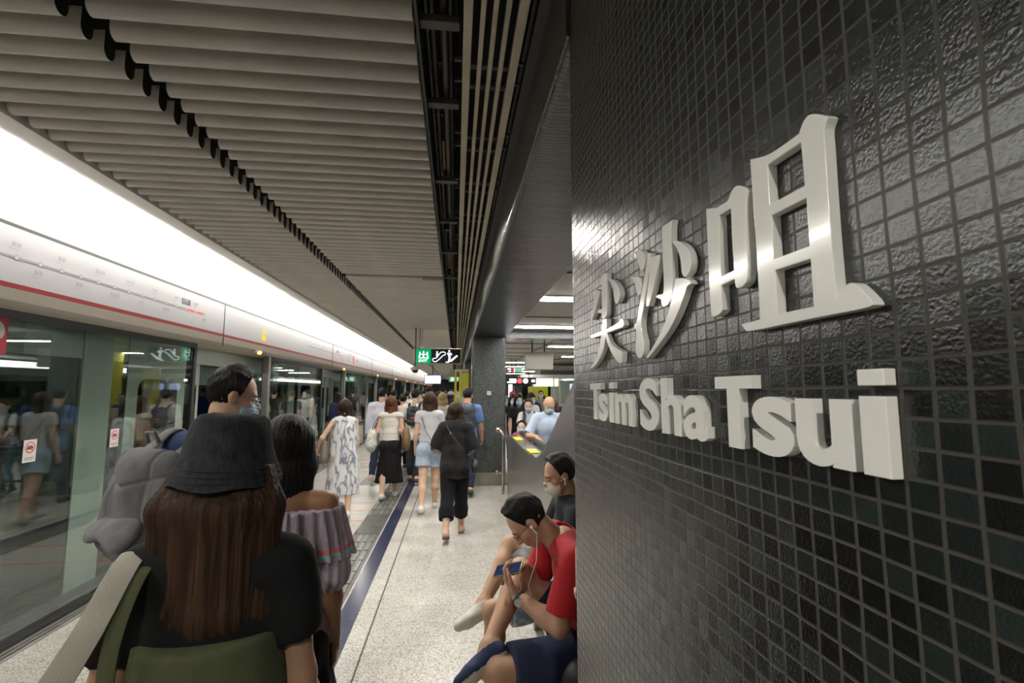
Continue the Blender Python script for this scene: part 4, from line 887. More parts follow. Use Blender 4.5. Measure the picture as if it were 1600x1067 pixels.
# ---------------------------------------------------------------- yellow columns and posts
M_YEL = mat('yellow_cladding', (.55, .52, .03), .45, var=.06)
t = thing('yellow_frame', 'bright yellow upright advertising frame left of the dark column', 'frame', (-.03, 10.35, 0))
b = MB().box((.0, 0, 0), (.05, .05, 2.12)).box((.10, 0, 0), (.15, .05, 2.12)); b.obj('upright', M_YEL, t); MB().box((0, 0, 2.12), (.30, .05, 2.17)).obj('top_rail', M_RAIL, t); MB().box((.16, .02, .3), (.30, .05, 2.1)).obj('panel', mat('ad_panel', (.45, .45, .42), .4), t); MB().box((.16, .0, 1.75), (.30, .02, 2.10)).obj('yellow_header', M_YEL, t)
for yy, x0, lb in ((19.0, 1.0, 'yellow clad column reflected in the platform glass'), (15.0, 3.95, 'yellow pillar beside the service kiosk at the wall edge')):
    t = thing('yellow_column', lb, 'column', (x0, yy, 0)); MB().box((0, 0, 0), (.6, .6, 2.85), 0, .02).obj('cladding', M_YEL, t)
# ---------------------------------------------------------------- escalator
PX = .86
prof = [(1.30, 0), (8.05, 0), (8.05, .90), (8.0, .97), (7.9, 1.005), (5.62, .985), (5.35, .985), (5.12, 1.01), (4.9, 1.07), (4.65, 1.17), (4.2, 1.39), (3.35, 1.83), (1.30, 2.90)]
t = thing('escalator', 'brushed steel escalator with dark handrail rising towards the camera', 'escalator')
MB().prism(prof, 0, PX, PX+.02).obj('side_panel', M_STEEL, t)
b = MB()
def ribbon(pts, x0, x1, th=.02):
    for (a, b_) in zip(pts[:-1], pts[1:]): b.add([(x0, *a), (x1, *a), (x1, *b_), (x0, *b_), (x0, a[0], a[1]-th), (x1, a[0], a[1]-th), (x1, b_[0], b_[1]-th), (x0, b_[0], b_[1]-th)], [(0, 1, 2, 3), (7, 6, 5, 4), (0, 4, 5, 1), (3, 2, 6, 7), (0, 3, 7, 4), (1, 5, 6, 2)])
top = prof[2:]
ribbon([p for p in top], PX-.004, PX+.20); b.obj('deck', M_STEEL, t)
b = MB().prism([(p[0], p[1]-.01) for p in top]+[(1.3, 0), (8.05, 0)], 0, PX+.19, PX+.21); b.obj('inner_panel', M_STEEL, t)
hr_ = [(7.95, .96)]+[(p[0], p[1]+.055) for p in top[3:]]
b = MB().tube([(PX+.24, 8.1, .80), (PX+.24, 8.12, .92), (PX+.24, 8.02, 1.02)]+[(PX+.24, *p) for p in hr_[1:]], .036, 10); b.obj('handrail', mat('rubber', (.02, .018, .016), .4), t, True)
b = MB().tube([(2.16, 8.1, .80), (2.16, 8.12, .92), (2.16, 8.02, 1.02)]+[(2.16, *p) for p in hr_[1:]], .036, 10); b.obj('handrail', MATS['rubber'], t, True)
MB().prism([(p[0], p[1]-.01) for p in top]+[(1.3, 0), (8.05, 0)], 0, 2.13, 2.15).obj('side_panel', M_STEEL, t)
b = MB().box((PX+.27, 7.0, 0), (2.12, 8.6, .012))
for q in range(12): b.box((PX+.27, 5.4-q*.36, .02+.17*q), (2.12, 5.78-q*.36, .19+.17*q))
b.obj('step', mat('step_metal', (.12, .12, .12), .5, .6), t)
for (ya, yb, lb) in ((7.05, 7.45, 'near'), (5.65, 6.0, 'far')): MB().box((PX+.02, ya, .999 if ya > 6 else .990), (PX+.13, yb, 1.008 if ya > 6 else .999)).obj('yellow_sticker', mat('sticker_yellow', (.75, .68, .05), .5), t)
t = thing('queue_rail', 'polished steel tube barrier standing at the escalator foot', 'rail', (.80, 8.15, 0)); M_TUBE = mat('polished_tube', (.55, .54, .50), .15, 1.0)
MB().tube([(0, 0, 0), (0, 0, .92), (-.012, 0, 1.0), (-.05, .02, 1.05)], .025, 12).obj('post', M_TUBE, t, True)
MB().tube([(.055, .45, 0), (.055, .45, 1.0), (.04, .42, 1.05), (-.05, .02, 1.07)], .022, 12).obj('post', M_TUBE, t, True)
MB().ball((-.085, .02, 1.06), .042, 14).obj('ball_end', M_TUBE, t, True); MB().ball((-.10, .02, .36), .035, 14).obj('ball_end', M_TUBE, t, True)
MB().tube([(-.09, .02, .36), (0, 0, .36), (.055, .45, .30)], .02, 10).obj('cross_bar', M_TUBE, t, True)
MB().tube([(.02, 0, .05), (.13, -.02, .90)], .018, 10).obj('brace', M_TUBE, t, True) if False else None
# bench under the escalator side
t = thing('bench', 'steel bench along the escalator side under the seated men', 'bench', (0, 0, 0)); MB().box((.50, 1.30, .375), (.84, 3.7, .415), 0, .012).obj('seat', M_STEEL, t)
for yy in (1.4, 2.55, 3.6): MB().box((.58, yy, 0), (.78, yy+.05, .375)).obj('leg', M_STEEL, t)
# ---------------------------------------------------------------- concourse side
CZ = 2.85; M_CCEIL = mat('concourse_ceiling', (.42, .40, .36), .5, var=.05, scale=1.5)
struct(MB().box((.93, -2.5, CZ), (12.2, 60, CZ+.1)).obj('ceiling_hall', M_CCEIL), 'ribbed metal concourse ceiling')['kind'] = 'structure'
b = MB()
for k in range(40): b.box((.94, 3+k*1.4, CZ-.012), (8, 3.03+k*1.4, CZ-.0005))
for xx in (2.2, 3.6, 5.0, 6.4): b.box((xx, 2, CZ-.012), (xx+.03, 58, CZ-.0005))
b.obj('ceiling_joint', M_CAP, bpy.data.objects['ceiling_hall'])
cb = MB().box((.93, 8.95, 2.71), (8.2, 9.57, CZ)).obj('cross_beam', M_TILE_F); tag(cb, 'dark tiled cross beam under the concourse ceiling', 'beam')
M_HALL = emitter('hall_lamp', (1.0, .98, .97), HALL_E)
rows = [(5.7, 1.0, 2.9), (8.3, 1.0, 2.9), (12.0, 2.35, 4.4), (12.0, -9, 0), (15.6, 3.5, 5.4), (19.2, 2.0, 3.3), (22.5, 2.2, 4.2), (25, 2.7, 3.9), (28, 3.1, 4.6), (32, 3.4, 4.6), (15.6, .98, 1.5), (5.7, 4.0, 6.0), (12.0, 5.2, 7.0)]
for i, (yy, xa, xb) in enumerate(rows):
    if xa < -5: continue
    t = thing('ceiling_light', {0: 'nearest crosswise strip lamp above the escalator, highest beside the wall edge', 1: 'second crosswise strip lamp, just before the tiled cross beam', 2: 'third crosswise strip lamp, just beyond the tiled cross beam'}.get(i, 'white strip lamp set crosswise in the concourse ceiling'), 'light', (0, yy, CZ), 0, 'crosswise strip lamps in the concourse ceiling')
    MB().box((xa-.04, -.15, -.014), (xb+.04, .15, -.001)).obj('frame', M_BEIGE, t); MB().box((xa, -.12, -.022), (xb, .12, -.014)).obj('diffuser', M_HALL, t)
t = thing('blank_sign_box', 'blank cream sign box hanging on two rods over the escalator', 'sign', (1.47, 10.2, 2.17)); MB().box((0, 0, 0), (.62, .14, .37), 0, .02).obj('box', mat('cream_box', (.62, .60, .50), .4), t)
b = MB().tube([(.17, .07, .37), (.17, .07, .68)], .015, 8).tube([(.44, .07, .37), (.44, .07, .68)], .015, 8); b.obj('rod', M_CAP, t)
t = thing('platform_sign', 'black lit sign with white symbols and red dot beyond the escalator', 'sign', (1.62, 16.5, 1.93)); MB().tube([(.3, .05, .24), (.3, .05, .92)], .012, 6).tube([(.9, .05, .24), (.9, .05, .92)], .012, 6).obj('rod', M_CAP, t); MB().box((0, 0, 0), (1.15, .1, .24), 0, .01).obj('housing', MATS['sign_black'], t)
b = MB().box((.22, -.006, .05), (.45, -.001, .19)).box((.14, -.006, .05), (.2, -.001, .09)); b.ball((.78, -.004, .12), (.085, .004, .085), 16); b.box((.99, -.006, .08), (1.10, -.001, .16)); b.obj('symbol', emitter('sign_white', (.95, .95, 1.0), 3.0), t)
b = MB(); b.ball((.57, -.004, .12), (.085, .004, .085), 16); b.obj('red_dot', emitter('sign_red', (1.0, .05, .06), 2.4), t)
t = thing('emergency_sign', 'small red and green lit sign under the concourse ceiling', 'sign', (2.0, 17.5, 2.4)); MB().tube([(.2, .02, .14), (.2, .02, .45)], .012, 6).obj('rod', M_CAP, t); MB().box((0, 0, 0), (.12, .05, .14)).obj('red_panel', emitter('dim_red', (.5, .04, .04), 1.0), t); MB().box((.14, 0, 0), (.42, .05, .14)).obj('green_panel', emitter('dim_green', (.18, .42, .30), 1.0), t)
for x0, x1, lb in ((1.95, 2.28, 'left black advertising box below the lit platform sign'), (2.55, 2.9, 'right black advertising box below the lit platform sign')):
    t = thing('black_panel', lb, 'panel', (0, 21, 0)); MB().box((x0, 0, 1.0), (x1, .3, 1.95), 0, .01).obj('box', M_JAMB, t); MB().box((x0+.1, .1, 0), (x1-.1, .2, 1.0)).obj('stand', M_STEEL, t)
t = thing('light_column', 'bright white lit advert panel between the two black boxes', 'panel', (2.33, 21.2, 0)); MB().box((0, 0, 0), (.16, .1, 2.0)).obj('panel', emitter('ad_glow', (.85, .85, 1.0), 1.6), t)
# kiosk
t = thing('service_kiosk', 'glass service kiosk with white rim and blue counter front beyond escalator', 'kiosk', (3.0, 19.5, 0))
MB().box((.1, .1, 0), (3.4, 2.2, 1.05)).obj('blue_front', mat('kiosk_blue', (.02, .05, .16), .35, var=.3, scale=3), t); MB().box((0, 0, 1.05), (3.5, 2.3, 1.16), 0, .03).obj('counter', M_HEADER, t)
rim = [(-.35, .2), (-.2, -.05), (.1, -.15), (3.6, -.15), (3.6, 2.4), (-.2, 2.4)]; MB().prism(rim, 2, 2.22, 2.36).obj('canopy_rim', M_PANEL, t); MB().box((.5, .3, 2.36), (3.5, 2.2, 2.55)).obj('roof_box', M_JAMB, t)
MB().box((.12, .1, 1.16), (3.4, .11, 2.22)).obj('glass_front', M_GLASS, t)
b = MB()
for xx in (.12, 1.0, 1.25, 1.9, 2.3): b.box((xx, .08, 1.16), (xx+.05, .13, 2.22))
b.obj('mullion', M_ALU, t); MB().box((.25, 2.0, 1.0), (1.15, 2.1, 1.9)).obj('yellow_board', M_YEL, t); MB().box((1.3, 2.1, 1.16), (3.4, 2.15, 2.2)).obj('back_wall', M_PANEL, t)
MB().box((.4, .5, 1.9), (1.3, 1.4, 2.2)).obj('lit_bulkhead', emitter('kiosk_glow', (.85, .9, .6), 2.2), t)
MB().box((1.9, .9, 1.75), (2.3, .94, 2.0)).box((2.5, .9, 1.75), (2.9, .94, 2.0)).obj('monitor', emitter('monitor_glow', (.55, .6, 1.0), 1.4), t)
MB().box((.55, 1.0, 1.16), (.85, 1.3, 1.5), 0, .03).obj('cash_machine', M_JAMB, t)
# opposite platform edge (also what the glass reflects)
t = struct(MB().box((9.4, -2.5, 0), (9.6, 60, 2.25)).obj('wall_opposite', M_TGLASS), 'opposite row of dark screen doors')
MB().box((9.35, -2.5, 2.26), (9.6, 60, 2.52)).obj('fascia', M_HEADER, t)
for k in range(10):
    q = thing('strip_light', 'white fluorescent strip above the opposite screen doors', 'light', (9.38, -2.4+6.2*k, 2.53), 0, 'fluorescent strips on the opposite platform')
    MB().box((0, 0, 0), (.06, 6.15, .22)).obj('diffuser', emitter('cove_far', (1, .97, .92), 5.0), q)
# fill lamps added at the service slot to brighten floor and people
for yy in (-1.6, 3.75, 5.3, 7.4, 10.5, 14.5, 19, 25, 32):
    t = thing('added_fill_lamp', 'small added fill lamp at the dark ceiling slot', 'light', (-.085, yy, 2.99), 0, 'added fill lamps at the ceiling slot')
    MB().tube([(0, 0, .0), (0, 0, .08)], [.022, .02], 14).obj('can', M_CAP, t)
    l = bpy.data.lights.new('lamp', 'SPOT'); l.energy = 60*FILL_E; l.color = (1, .95, .86); l.spot_size = math.radians(162); l.spot_blend = .6; l.shadow_soft_size = .04
    lo_ = bpy.data.objects.new('lamp', l); COL.objects.link(lo_); lo_.parent = t; lo_.location = (0, 0, -.012)
# ---------------------------------------------------------------- carried things
def bag_sculpt(name, label, cat, root_loc, rz, prims, m, vox=.008, k=.03, disp=None, group=None):
    t = thing(name, label, cat, root_loc, rz, group); smesh('bag_body', [sculpt(prims, vox, k, disp=disp)], m, t); return t
def backpack(label, loc, rz, J, m, size=(.15, .09, .22), zc=None, dy=.0, sag=.0, m2=None, wide=.10, vox=.009, badge=None):
    t = thing('backpack', label, 'backpack', loc, rz); c = J['chest']*.8+J['upper']*.2; sx, sy, sz = size
    z = (c[2]-.04) if zc is None else zc; y = c[1]-.135*J['s']-sy*.75-dy
    pr = [cone((-sx*.55, y, z+sz*.55), (-sx*.62, y-.01-sag, z-sz*.6), sx*.5, sx*.55, (1, 0, 0), .85), cone((sx*.55, y, z+sz*.55), (sx*.62, y-.01-sag, z-sz*.6), sx*.5, sx*.55, (1, 0, 0), .85),
          cone((0, y-sy*.15, z+sz*.55), (0, y-.01-sag, z-sz*.55), sx*.55, sx*.62, (1, 0, 0), .9)]
    g1, g2 = folds(.012, 9, sz=18), folds(.010, 19, sz=34); D = lambda P: g1(P)+g2(P)+.008*np.exp(-((np.abs(P[..., 0])-sx*.60)/.007)**2)+.008*np.exp(-((P[..., 2]-(z+sz*.28)-.25*np.abs(P[..., 0]))/.007)**2)*(P[..., 1] < y)
    smesh('bag_body', [sculpt(pr, vox, .05, disp=D)], m, t)
    smesh('front_pocket', [sculpt([cone((-sx*.45, y-sy*.85-sag, z-sz*.45), (sx*.45, y-sy*.85-sag, z-sz*.45), sz*.30, sz*.30, (1, 0, 0), .5)], vox, .03, disp=g2)], m2 or m, t)
    for sg in (): MB().strap([(sg*sx*.45, y-sy*1.05, z+sz*.55), (sg*sx*.48, y-sy*1.25-sag*.6, z+sz*.2), (sg*sx*.48, y-sy*1.55-sag, z-sz*.3)], .011, .004).obj('buckle_strap', m2 or m, t, True)
    b = MB()
    for S, sg in (('R', 1), ('L', -1)):
        sh = J['sh'+S]; q = V3(sg*wide*J['s'], 0, 0); ztop = J['upper'][2]+.075*J['s']; yc = J['upper'][1]
        b.strap([V3(q[0]*.8, y+sy*.5, z+sz*.75), V3(q[0]*.95, yc-.09, ztop-.03), V3(q[0], yc, ztop+.018), V3(q[0]*1.05, yc+.10*J['s'], ztop-.06), V3(q[0]*1.3, yc+.125*J['s'], ztop-.2), V3(q[0]*1.75, yc+.05, z-sz*.35), V3(q[0]*1.45, y+sy*.6, z-sz*.65)], .026, .009)
    b.obj('strap', m2 or m, t, True)
    b = MB().tube([(-.03, y+sy*.2, z+sz*.98), (-.02, y+.0, z+sz*1.18), (.02, y+.0, z+sz*1.18), (.03, y+sy*.2, z+sz*.98)], .008, 8); b.obj('grab_handle', m2 or m, t, True)
    if badge: MB().box((-.05, y-sy*1.45, z-sz*.25), (.05, y-sy*1.1, z-sz*.12), 0, .01).obj('badge', badge, t)
    return t
M_SHOEW = mat('shoe_white', (.62, .60, .56), .6, bump=.2); M_SOLEW = mat('sole_white', (.66, .64, .60), .6); M_SHOEG = mat('shoe_grey', (.28, .27, .26), .7); M_SHOEB = mat('shoe_black', (.02, .02, .022), .5)
MASK = mat('mask_blue', (.36, .55, .66), .8, bump=.1); MASKW = mat('mask_white', (.66, .64, .54), .8, bump=.1)
def at(x, y): return (x, y, 0.012 if (x < -2.83 and y < 58) else 0)

# ---------- 1 woman in the bucket hat, nearest
loc, rz = (-.525, 1.18, 0), .10
J = skeleton(1.612, legR=(.15, .1), legL=(-.2, .3), armR=(.10, .10, .35), armL=(.0, .22, .45), head=(-.02, .10), lean=.05)
p = person('woman in charcoal bucket hat with very long brown hair, seen from behind, nearest the camera', loc, rz)
body(J, p, SK['warm'], vox=.010, w=1.04)
shirt(J, p, mat('tee_black', (.012, .012, .013), .9, bump=.15, bscale=300, var=.2, spec=.2), t=.014, sleeve=.62, hem=-.04, loose=.022, vox=.009, seed=11, amp=.006, w=1.03)
skirt(J, p, fabric('olive', (.085, .095, .05)), name='pinafore', length=.94, top=.32, r0=.152, r1=.27, vox=.011, pleat=.006, n=14)
b = MB(); s_ = J['s']
for sg, w_ in ((-1, .015),):
    xx = .125 if sg < 0 else .055
    b.strap([(sg*.10, -.125, 1.03), (sg*xx, -.142, 1.15), (sg*xx, -.125, 1.26), (sg*.118, -.05, 1.352), (sg*.11, .04, 1.33), (sg*.10, .12, 1.22), (sg*.09, .125, 1.05)], w_, .005)
b.obj('pinafore_strap', MATS['olive'], p, True)
hair_long(J, p, HA['brown'], length=.50, vox=.005, width=.094, back=.080, thick=.050, seed=3, amp=.0013, flare=.92, topcut=.02)
smesh('shoe', [sculpt(foot_prims(J, 'R', .008)[0], .01, .02)], M_SHOEW, p); smesh('shoe', [sculpt(foot_prims(J, 'L', .008)[0], .01, .02)], M_SHOEW, p)
def bucket_hat(J, parent, m, s=1.0):
    c, u, f, r = J['head'], J['hu'], J['hf'], J['hr']; prof = [(.0, .138), (.045, .137), (.072, .130), (.086, .115), (.093, .085), (.098, .05), (.103, .034), (.105, .028), (.111, .012), (.118, -.008), (.123, -.024), (.120, -.026), (.113, -.008), (.104, .015), (.098, .03), (.092, .06), (.082, .11), (0, .13)]
    n = 72; vs = []; fs = []
    for i, (rr, z) in enumerate(prof):
        for j in range(n):
            a = 2*math.pi*j/n; wv = 1+.018*math.sin(a*3+1)+.012*math.sin(a*5+z*40); zz = z+(.006*math.sin(a*2+.6)+.004*math.sin(a*5))*(rr/.13)
            vs.append(c+r*(rr*s*wv*.94*math.cos(a))+f*(rr*s*wv*1.06*math.sin(a)-.012)+u*(zz*s+.0))
    for i in range(len(prof)-1):
        for j in range(n): fs.append((i*n+j, (i+1)*n+j, (i+1)*n+(j+1) % n, i*n+(j+1) % n))
    h = MB().add(vs, fs).obj('bucket_hat', m, parent, True)
    b = MB()
    for (rr, z) in ((.1125, .010), (.1165, -.002), (.1205, -.014)):
        b.tube([c+r*(rr*s*(1+.018*math.sin(a*3+1))*.94*math.cos(a))+f*(rr*s*(1+.018*math.sin(a*3+1))*1.06*math.sin(a)-.012)+u*((z+.004)*s+.006*math.sin(a*2+.6)*(rr/.13)) for a in np.linspace(0, 2*math.pi, 60)], .0012, 5, cap=False)
    b.obj('stitching', mat('hat_stitch', (.03, .032, .036), .9), h); return h
bucket_hat(J, p, mat('hat_charcoal', (.022, .024, .028), .95, 0, 0, 60, .5, 220, (1, 1, .4), (.05, .052, .06), spec=.2))
t = thing('tote_bag', 'cream strapped bag on the left shoulder of the woman in the bucket hat', 'bag', loc, rz)
smesh('bag_body', [sculpt([ell((-.30, .02, .84), (.05, .16, .17)), ell((-.30, .02, .76), (.06, .17, .12))], .009, .03, disp=folds(.008, 5))], fabric('tote_cream', (.36, .34, .29)), t)
MB().strap([(-.285, -.10, .98), (-.235, -.15, 1.12), (-.165, -.135, 1.27), (-.150, -.02, 1.375), (-.15, .08, 1.31), (-.22, .12, 1.15), (-.285, .12, .98)], .026, .005).obj('strap', MATS['tote_cream'], t, True)

# ---------- 2 tall man in navy with the grey backpack
loc, rz = (-1.02, 2.22, 0), -.32
J = skeleton(1.80, True, legR=(.25, .1), legL=(-.25, .35), armR=(.2, .15, .6), armL=(.1, .2, .5), head=(-.72, .20), lean=.06)
p = person('tall man in navy shirt, glasses and blue mask, turned to the right', loc, rz)
body(J, p, SK['light'], vox=.011); eyes(J, p, HA['black'])
shirt(J, p, fabric('navy_shirt', (.035, .055, .12)), t=.014, sleeve=.85, hem=.12, loose=.02, vox=.010, seed=21, amp=.006)
pants(J, p, fabric('trouser_dark', (.02, .022, .03)), vox=.013); shoes(J, p, M_SHOEB, M_SOLEW)
hair_short(J, p, HA['black'], vox=.0048, t=.013, top=.026, nape=-.065); face_mask(J, p, MASK, .004); glasses(J, p, mat('frame_metal', (.25, .25, .25), .3, .9))
backpack('large soft grey backpack slung at the back of the tall man in navy', (-1.135, 2.24, 0), -.42, J, fabric('grey_canvas', (.17, .168, .175), .25), size=(.135, .085, .215), zc=1.30, dy=-.01, sag=.03, vox=.006)

# ---------- 3 woman in the off-shoulder top
loc, rz = (-.615, 1.88, 0), .05
J = skeleton(1.60, legR=(-.2, .3), legL=(.25, .1), armR=(-.05, .10, .25), armL=(.1, .10, .3), head=(.05, .12))
p = person('woman with bare shoulders in lilac striped ruffle top and short black skirt, walking away', loc, rz)
body(J, p, SK['tan'], vox=.009)
s_ = J['s']; ch = J['chest']; zt = J['shR'][2]-.035
def ruffle_band(q):
    z = q[:, 2]; o = np.zeros(len(z), int); o[(z > zt-.125) & (z < zt-.110)] = 1; o[(z > zt-.142) & (z < zt-.125)] = 2; return o
lil = mat('lilac_cotton', (.30, .24, .30), .9, 0, 0, 60, .2, 200, (1, 1, .05), (.46, .40, .46), spec=.2, contrast=(.4, .6)); pk = mat('pink_band', (.62, .16, .17), .9); tl = mat('teal_band', (.20, .46, .42), .9)
c0_ = V3(0, ch[1], 0)
def rf(P):
    a = np.arctan2(P[..., 0], -(P[..., 1]-ch[1])); z = np.clip((zt+.02-P[..., 2])/.16, 0, 1.2); return .009*(z+.35)*np.sin(a*30+2*np.sin(a*5))
smesh('ruffle', [sculpt([cone((0, ch[1], zt+.02), (0, ch[1], zt-.16), .205, .245, (1, 0, 0), .60, [((0, 0, zt+.018), (0, 0, 1)), ((0, 0, zt-.145), (0, 0, -1))])], .006, .01, disp=rf)], [lil, pk, tl], p, ruffle_band)
for S in 'RL':
    a_, e_ = J['sh'+S], J['elb'+S]; smesh('sleeve', [sculpt([cone(a_*.55+e_*.45, a_*.12+e_*.88, .06, .066), cone(a_*.12+e_*.88, a_*.04+e_*.96, .050, .058)], .006, .012, disp=lambda P, a_=a_: .005*np.sin(np.arctan2(P[..., 1]-a_[1], P[..., 0]-a_[0])*16))], lil, p)
shirt(J, p, lil, name='top', t=.010, sleeve=.01, hem=.0, arms='', vox=.009, seed=31) if False else smesh('top', [sculpt([dict(q) for q in torso(J, .014, 1.04, [((0, 0, zt-.03), (0, 0, 1)), (J['pel']-V3(0, 0, .03), (0, 0, -1))], upto='')]+[cone(J['pel']-V3(0, 0, .1), J['waist'], .172, .135, (1, 0, 0), .74, [(J['pel']-V3(0, 0, .03), (0, 0, -1))])], .008, .03, disp=folds(.006, 8))], lil, p)
skirt(J, p, fabric('black_skirt', (.010, .010, .011)), length=.42, top=.02, r0=.165, r1=.25, vox=.009, pleat=.012, n=14)
hair_long(J, p, HA['black'], length=.30, vox=.005, width=.066, back=.05, thick=.036, seed=4, flare=.95); shoes(J, p, M_SHOEW, M_SOLEW)

# ---------- 4 woman in the marbled dress
loc, rz = (-1.54, 7.03, 0), .22
J = skeleton(1.56, legR=(-.12, .25), legL=(.12, .05), armR=(.1, .10, .5), armL=(-.25, .55, 1.0), head=(-.1, .0))
p = person('woman with dark bob in white marbled sleeveless dress by the open doors', loc, rz)
body(J, p, SK['light'], vox=.011)
mb = mat('marble_print', (.20, .22, .27), .85, 0, 0, 7, .15, 200, (1.6, 1.6, .6), (.60, .60, .60), spec=.2, detail=7, contrast=(.46, .50))
_r = [n for n in mb.node_tree.nodes if n.type == 'VALTORGB'][0].color_ramp; _r.elements[0].position = .44; _r.elements[0].color = (.58, .58, .59, 1); _r.elements[1].position = .56; _e = _r.elements.new(.495); _e.color = (.13, .15, .21, 1)
zt = J['neck'][2]-.02; c_ = [((0, 0, J['knee' + 'R'][2]-.13), (0, 0, -1))]
pr = torso(J, .016, 1.04)+[cone(J['chest'], (0, 0, J['kneeR'][2]-.2), .165, .235, (1, 0, 0), .8, c_)]
smesh('dress', [sculpt(pr, .009, .03, [cone(J['neck']+V3(0, 0, .012), J['neck']+V3(0, 0, .12), .06, .08)], disp=folds(.010, 4, sz=8), carve_k=.005)], mb, p)
hair_long(J, p, HA['dark'], length=.17, vox=.006, width=.080, back=.03, thick=.038, seed=5, flare=.95); shoes(J, p, M_SHOEW, M_SOLEW)
t = thing('shoulder_bag', 'taupe leather shoulder bag at the left side of the marbled dress', 'bag', loc, rz); smesh('bag_body', [sculpt([ell((-.24, -.02, .90), (.055, .13, .13)), ell((-.25, -.02, .82), (.06, .15, .11))], .009, .03)], mat('taupe', (.17, .13, .11), .5), t)
MB().tube([(-.22, -.12, .95), (-.17, -.09, 1.15), (-.145, .0, 1.30), (-.17, .07, 1.15), (-.22, .10, .95)], .010, 8, k=.5).obj('strap', MATS['taupe'], t, True)

# ---------- 5 man in the pale shirt
loc, rz = (-1.40, 9.45, 0), -.05
J = skeleton(1.73, True, legR=(.2, .1), legL=(-.2, .35), armR=(.1, .10, .3), armL=(-.15, .12, .25), head=(-.35, .05))
p = person('man in loose pale lilac shirt and navy trousers walking away', loc, rz)
body(J, p, SK['light'], vox=.013); shirt(J, p, fabric('pale_shirt', (.50, .50, .58), .05), t=.022, sleeve=1.92, hem=.17, loose=.022, vox=.012, seed=51, amp=.008, flare=.02)
pants(J, p, fabric('navy_chino', (.022, .028, .055)), vox=.014, frac=1.85); shoes(J, p, M_SHOEG, M_SOLEW); hair_short(J, p, HA['black'], t=.012, top=.022); face_mask(J, p, MASKW)

# ---------- 6 woman in stripes with long black skirt
loc, rz = (-1.05, 8.10, 0), .0
J = skeleton(1.60, legR=(.2, .05), legL=(-.15, .3), armR=(-.1, .22, .5), armL=(-.05, .20, .9), head=(.0, .0))
p = person('woman with auburn hair in cream striped top and long black skirt', loc, rz)
body(J, p, SK['light'], vox=.012)
stripe = mat('cream_stripe', (.60, .57, .50), .9); stripe2 = mat('stripe_line', (.30, .28, .25), .9)
shirt(J, p, [stripe, stripe2], t=.010, sleeve=.12, hem=-.05, loose=.006, vox=.008, seed=61, amp=.003, mats_fn=lambda q: ((q[:, 2]*38) % 1 < .36).astype(int), neck=-.02)
skirt(J, p, MATS['black_skirt'], length=.74, top=.13, r0=.130, r1=.235, pleat=.010, n=20); hair_long(J, p, HA['auburn'], length=.31, width=.075, back=.05, seed=6); shoes(J, p, M_SHOEW, M_SOLEW)
t = thing('canvas_bag', 'pale patterned canvas bag on the left arm of the striped top woman', 'bag', loc, rz)
smesh('bag_body', [sculpt([ell((-.28, -.04, .98), (.075, .12, .14)), ell((-.29, -.04, .86), (.09, .15, .14))], .009, .04, disp=folds(.008, 6))], mat('canvas_print', (.40, .42, .36), .9, 0, 0, 22, .2, 200, (1, 1, 1), (.60, .60, .54), contrast=(.45, .55)), t)
MB().tube([(-.28, -.10, 1.06), (-.24, -.08, 1.2), (-.185, -.03, 1.30), (-.22, .05, 1.2), (-.27, .06, 1.08)], .012, 8, k=.5).obj('strap', M_BLACK, t, True)
t = thing('tote_bag', 'brown leather tote on the right shoulder of the striped top woman', 'bag', loc, rz)
smesh('bag_body', [sculpt([ell((.26, -.08, 1.03), (.055, .11, .12)), ell((.27, -.08, .90), (.07, .14, .15))], .009, .04, disp=folds(.006, 7))], mat('brown_leather', (.15, .085, .035), .5), t)
MB().tube([(.25, -.14, 1.08), (.20, -.09, 1.25), (.165, .0, 1.335), (.20, .05, 1.2), (.25, .02, 1.08)], .010, 8, k=.5).obj('strap', MATS['brown_leather'], t, True)

# ---------- 7 woman in grey tee and denim shorts
loc, rz = (-.37, 7.2, 0), .0
J = skeleton(1.67, legR=(.20, .02), legL=(-.22, .28), armR=(.1, .10, .8), armL=(.0, .14, .35), head=(.0, .0))
p = person('woman with straight brown hair in grey tee and pale denim shorts', loc, rz)
body(J, p, SK['light'], vox=.011); shirt(J, p, fabric('grey_tee', (.45, .45, .47), .06), t=.012, sleeve=.42, hem=-.08, loose=.012, vox=.010, seed=71)
dn = mat('pale_denim', (.26, .33, .44), .9, 0, 0, 40, .3, 200, (1, 1, .5), (.40, .47, .56))
smesh('shorts', [sculpt([cone(J['pel']+V3(0, 0, .1), J['pel'], .135, .158, (1, 0, 0), .76, [(J['pel']+V3(0, 0, .09), (0, 0, 1))])]+hips(J, .016)+leg(J, 'R', .020, .06, .58)+leg(J, 'L', .020, .06, .58), .010, .025, disp=folds(.006, 12))], dn, p)
hair_long(J, p, HA['brown'], length=.27, width=.078, back=.045, seed=7, amp=.0022); shoes(J, p, M_SHOEW, M_SOLEW)
t = thing('crossbody_bag', 'small black box bag at the right hip of the denim shorts woman', 'bag', loc, rz); MB().box((.03, -.24, .88), (.25, -.17, 1.00), 0, .012).obj('bag_body', M_SHOEB, t); MB().box((.12, -.245, .925), (.15, -.238, .94)).obj('clasp', M_TUBE, t)
MB().tube([(.05, -.2, .99), (-.05, -.16, 1.15), (-.13, -.03, 1.385), (-.05, .12, 1.25), (.18, .08, 1.05), (.24, -.18, .99)], .005, 6).obj('strap', M_SHOEB, t, True)

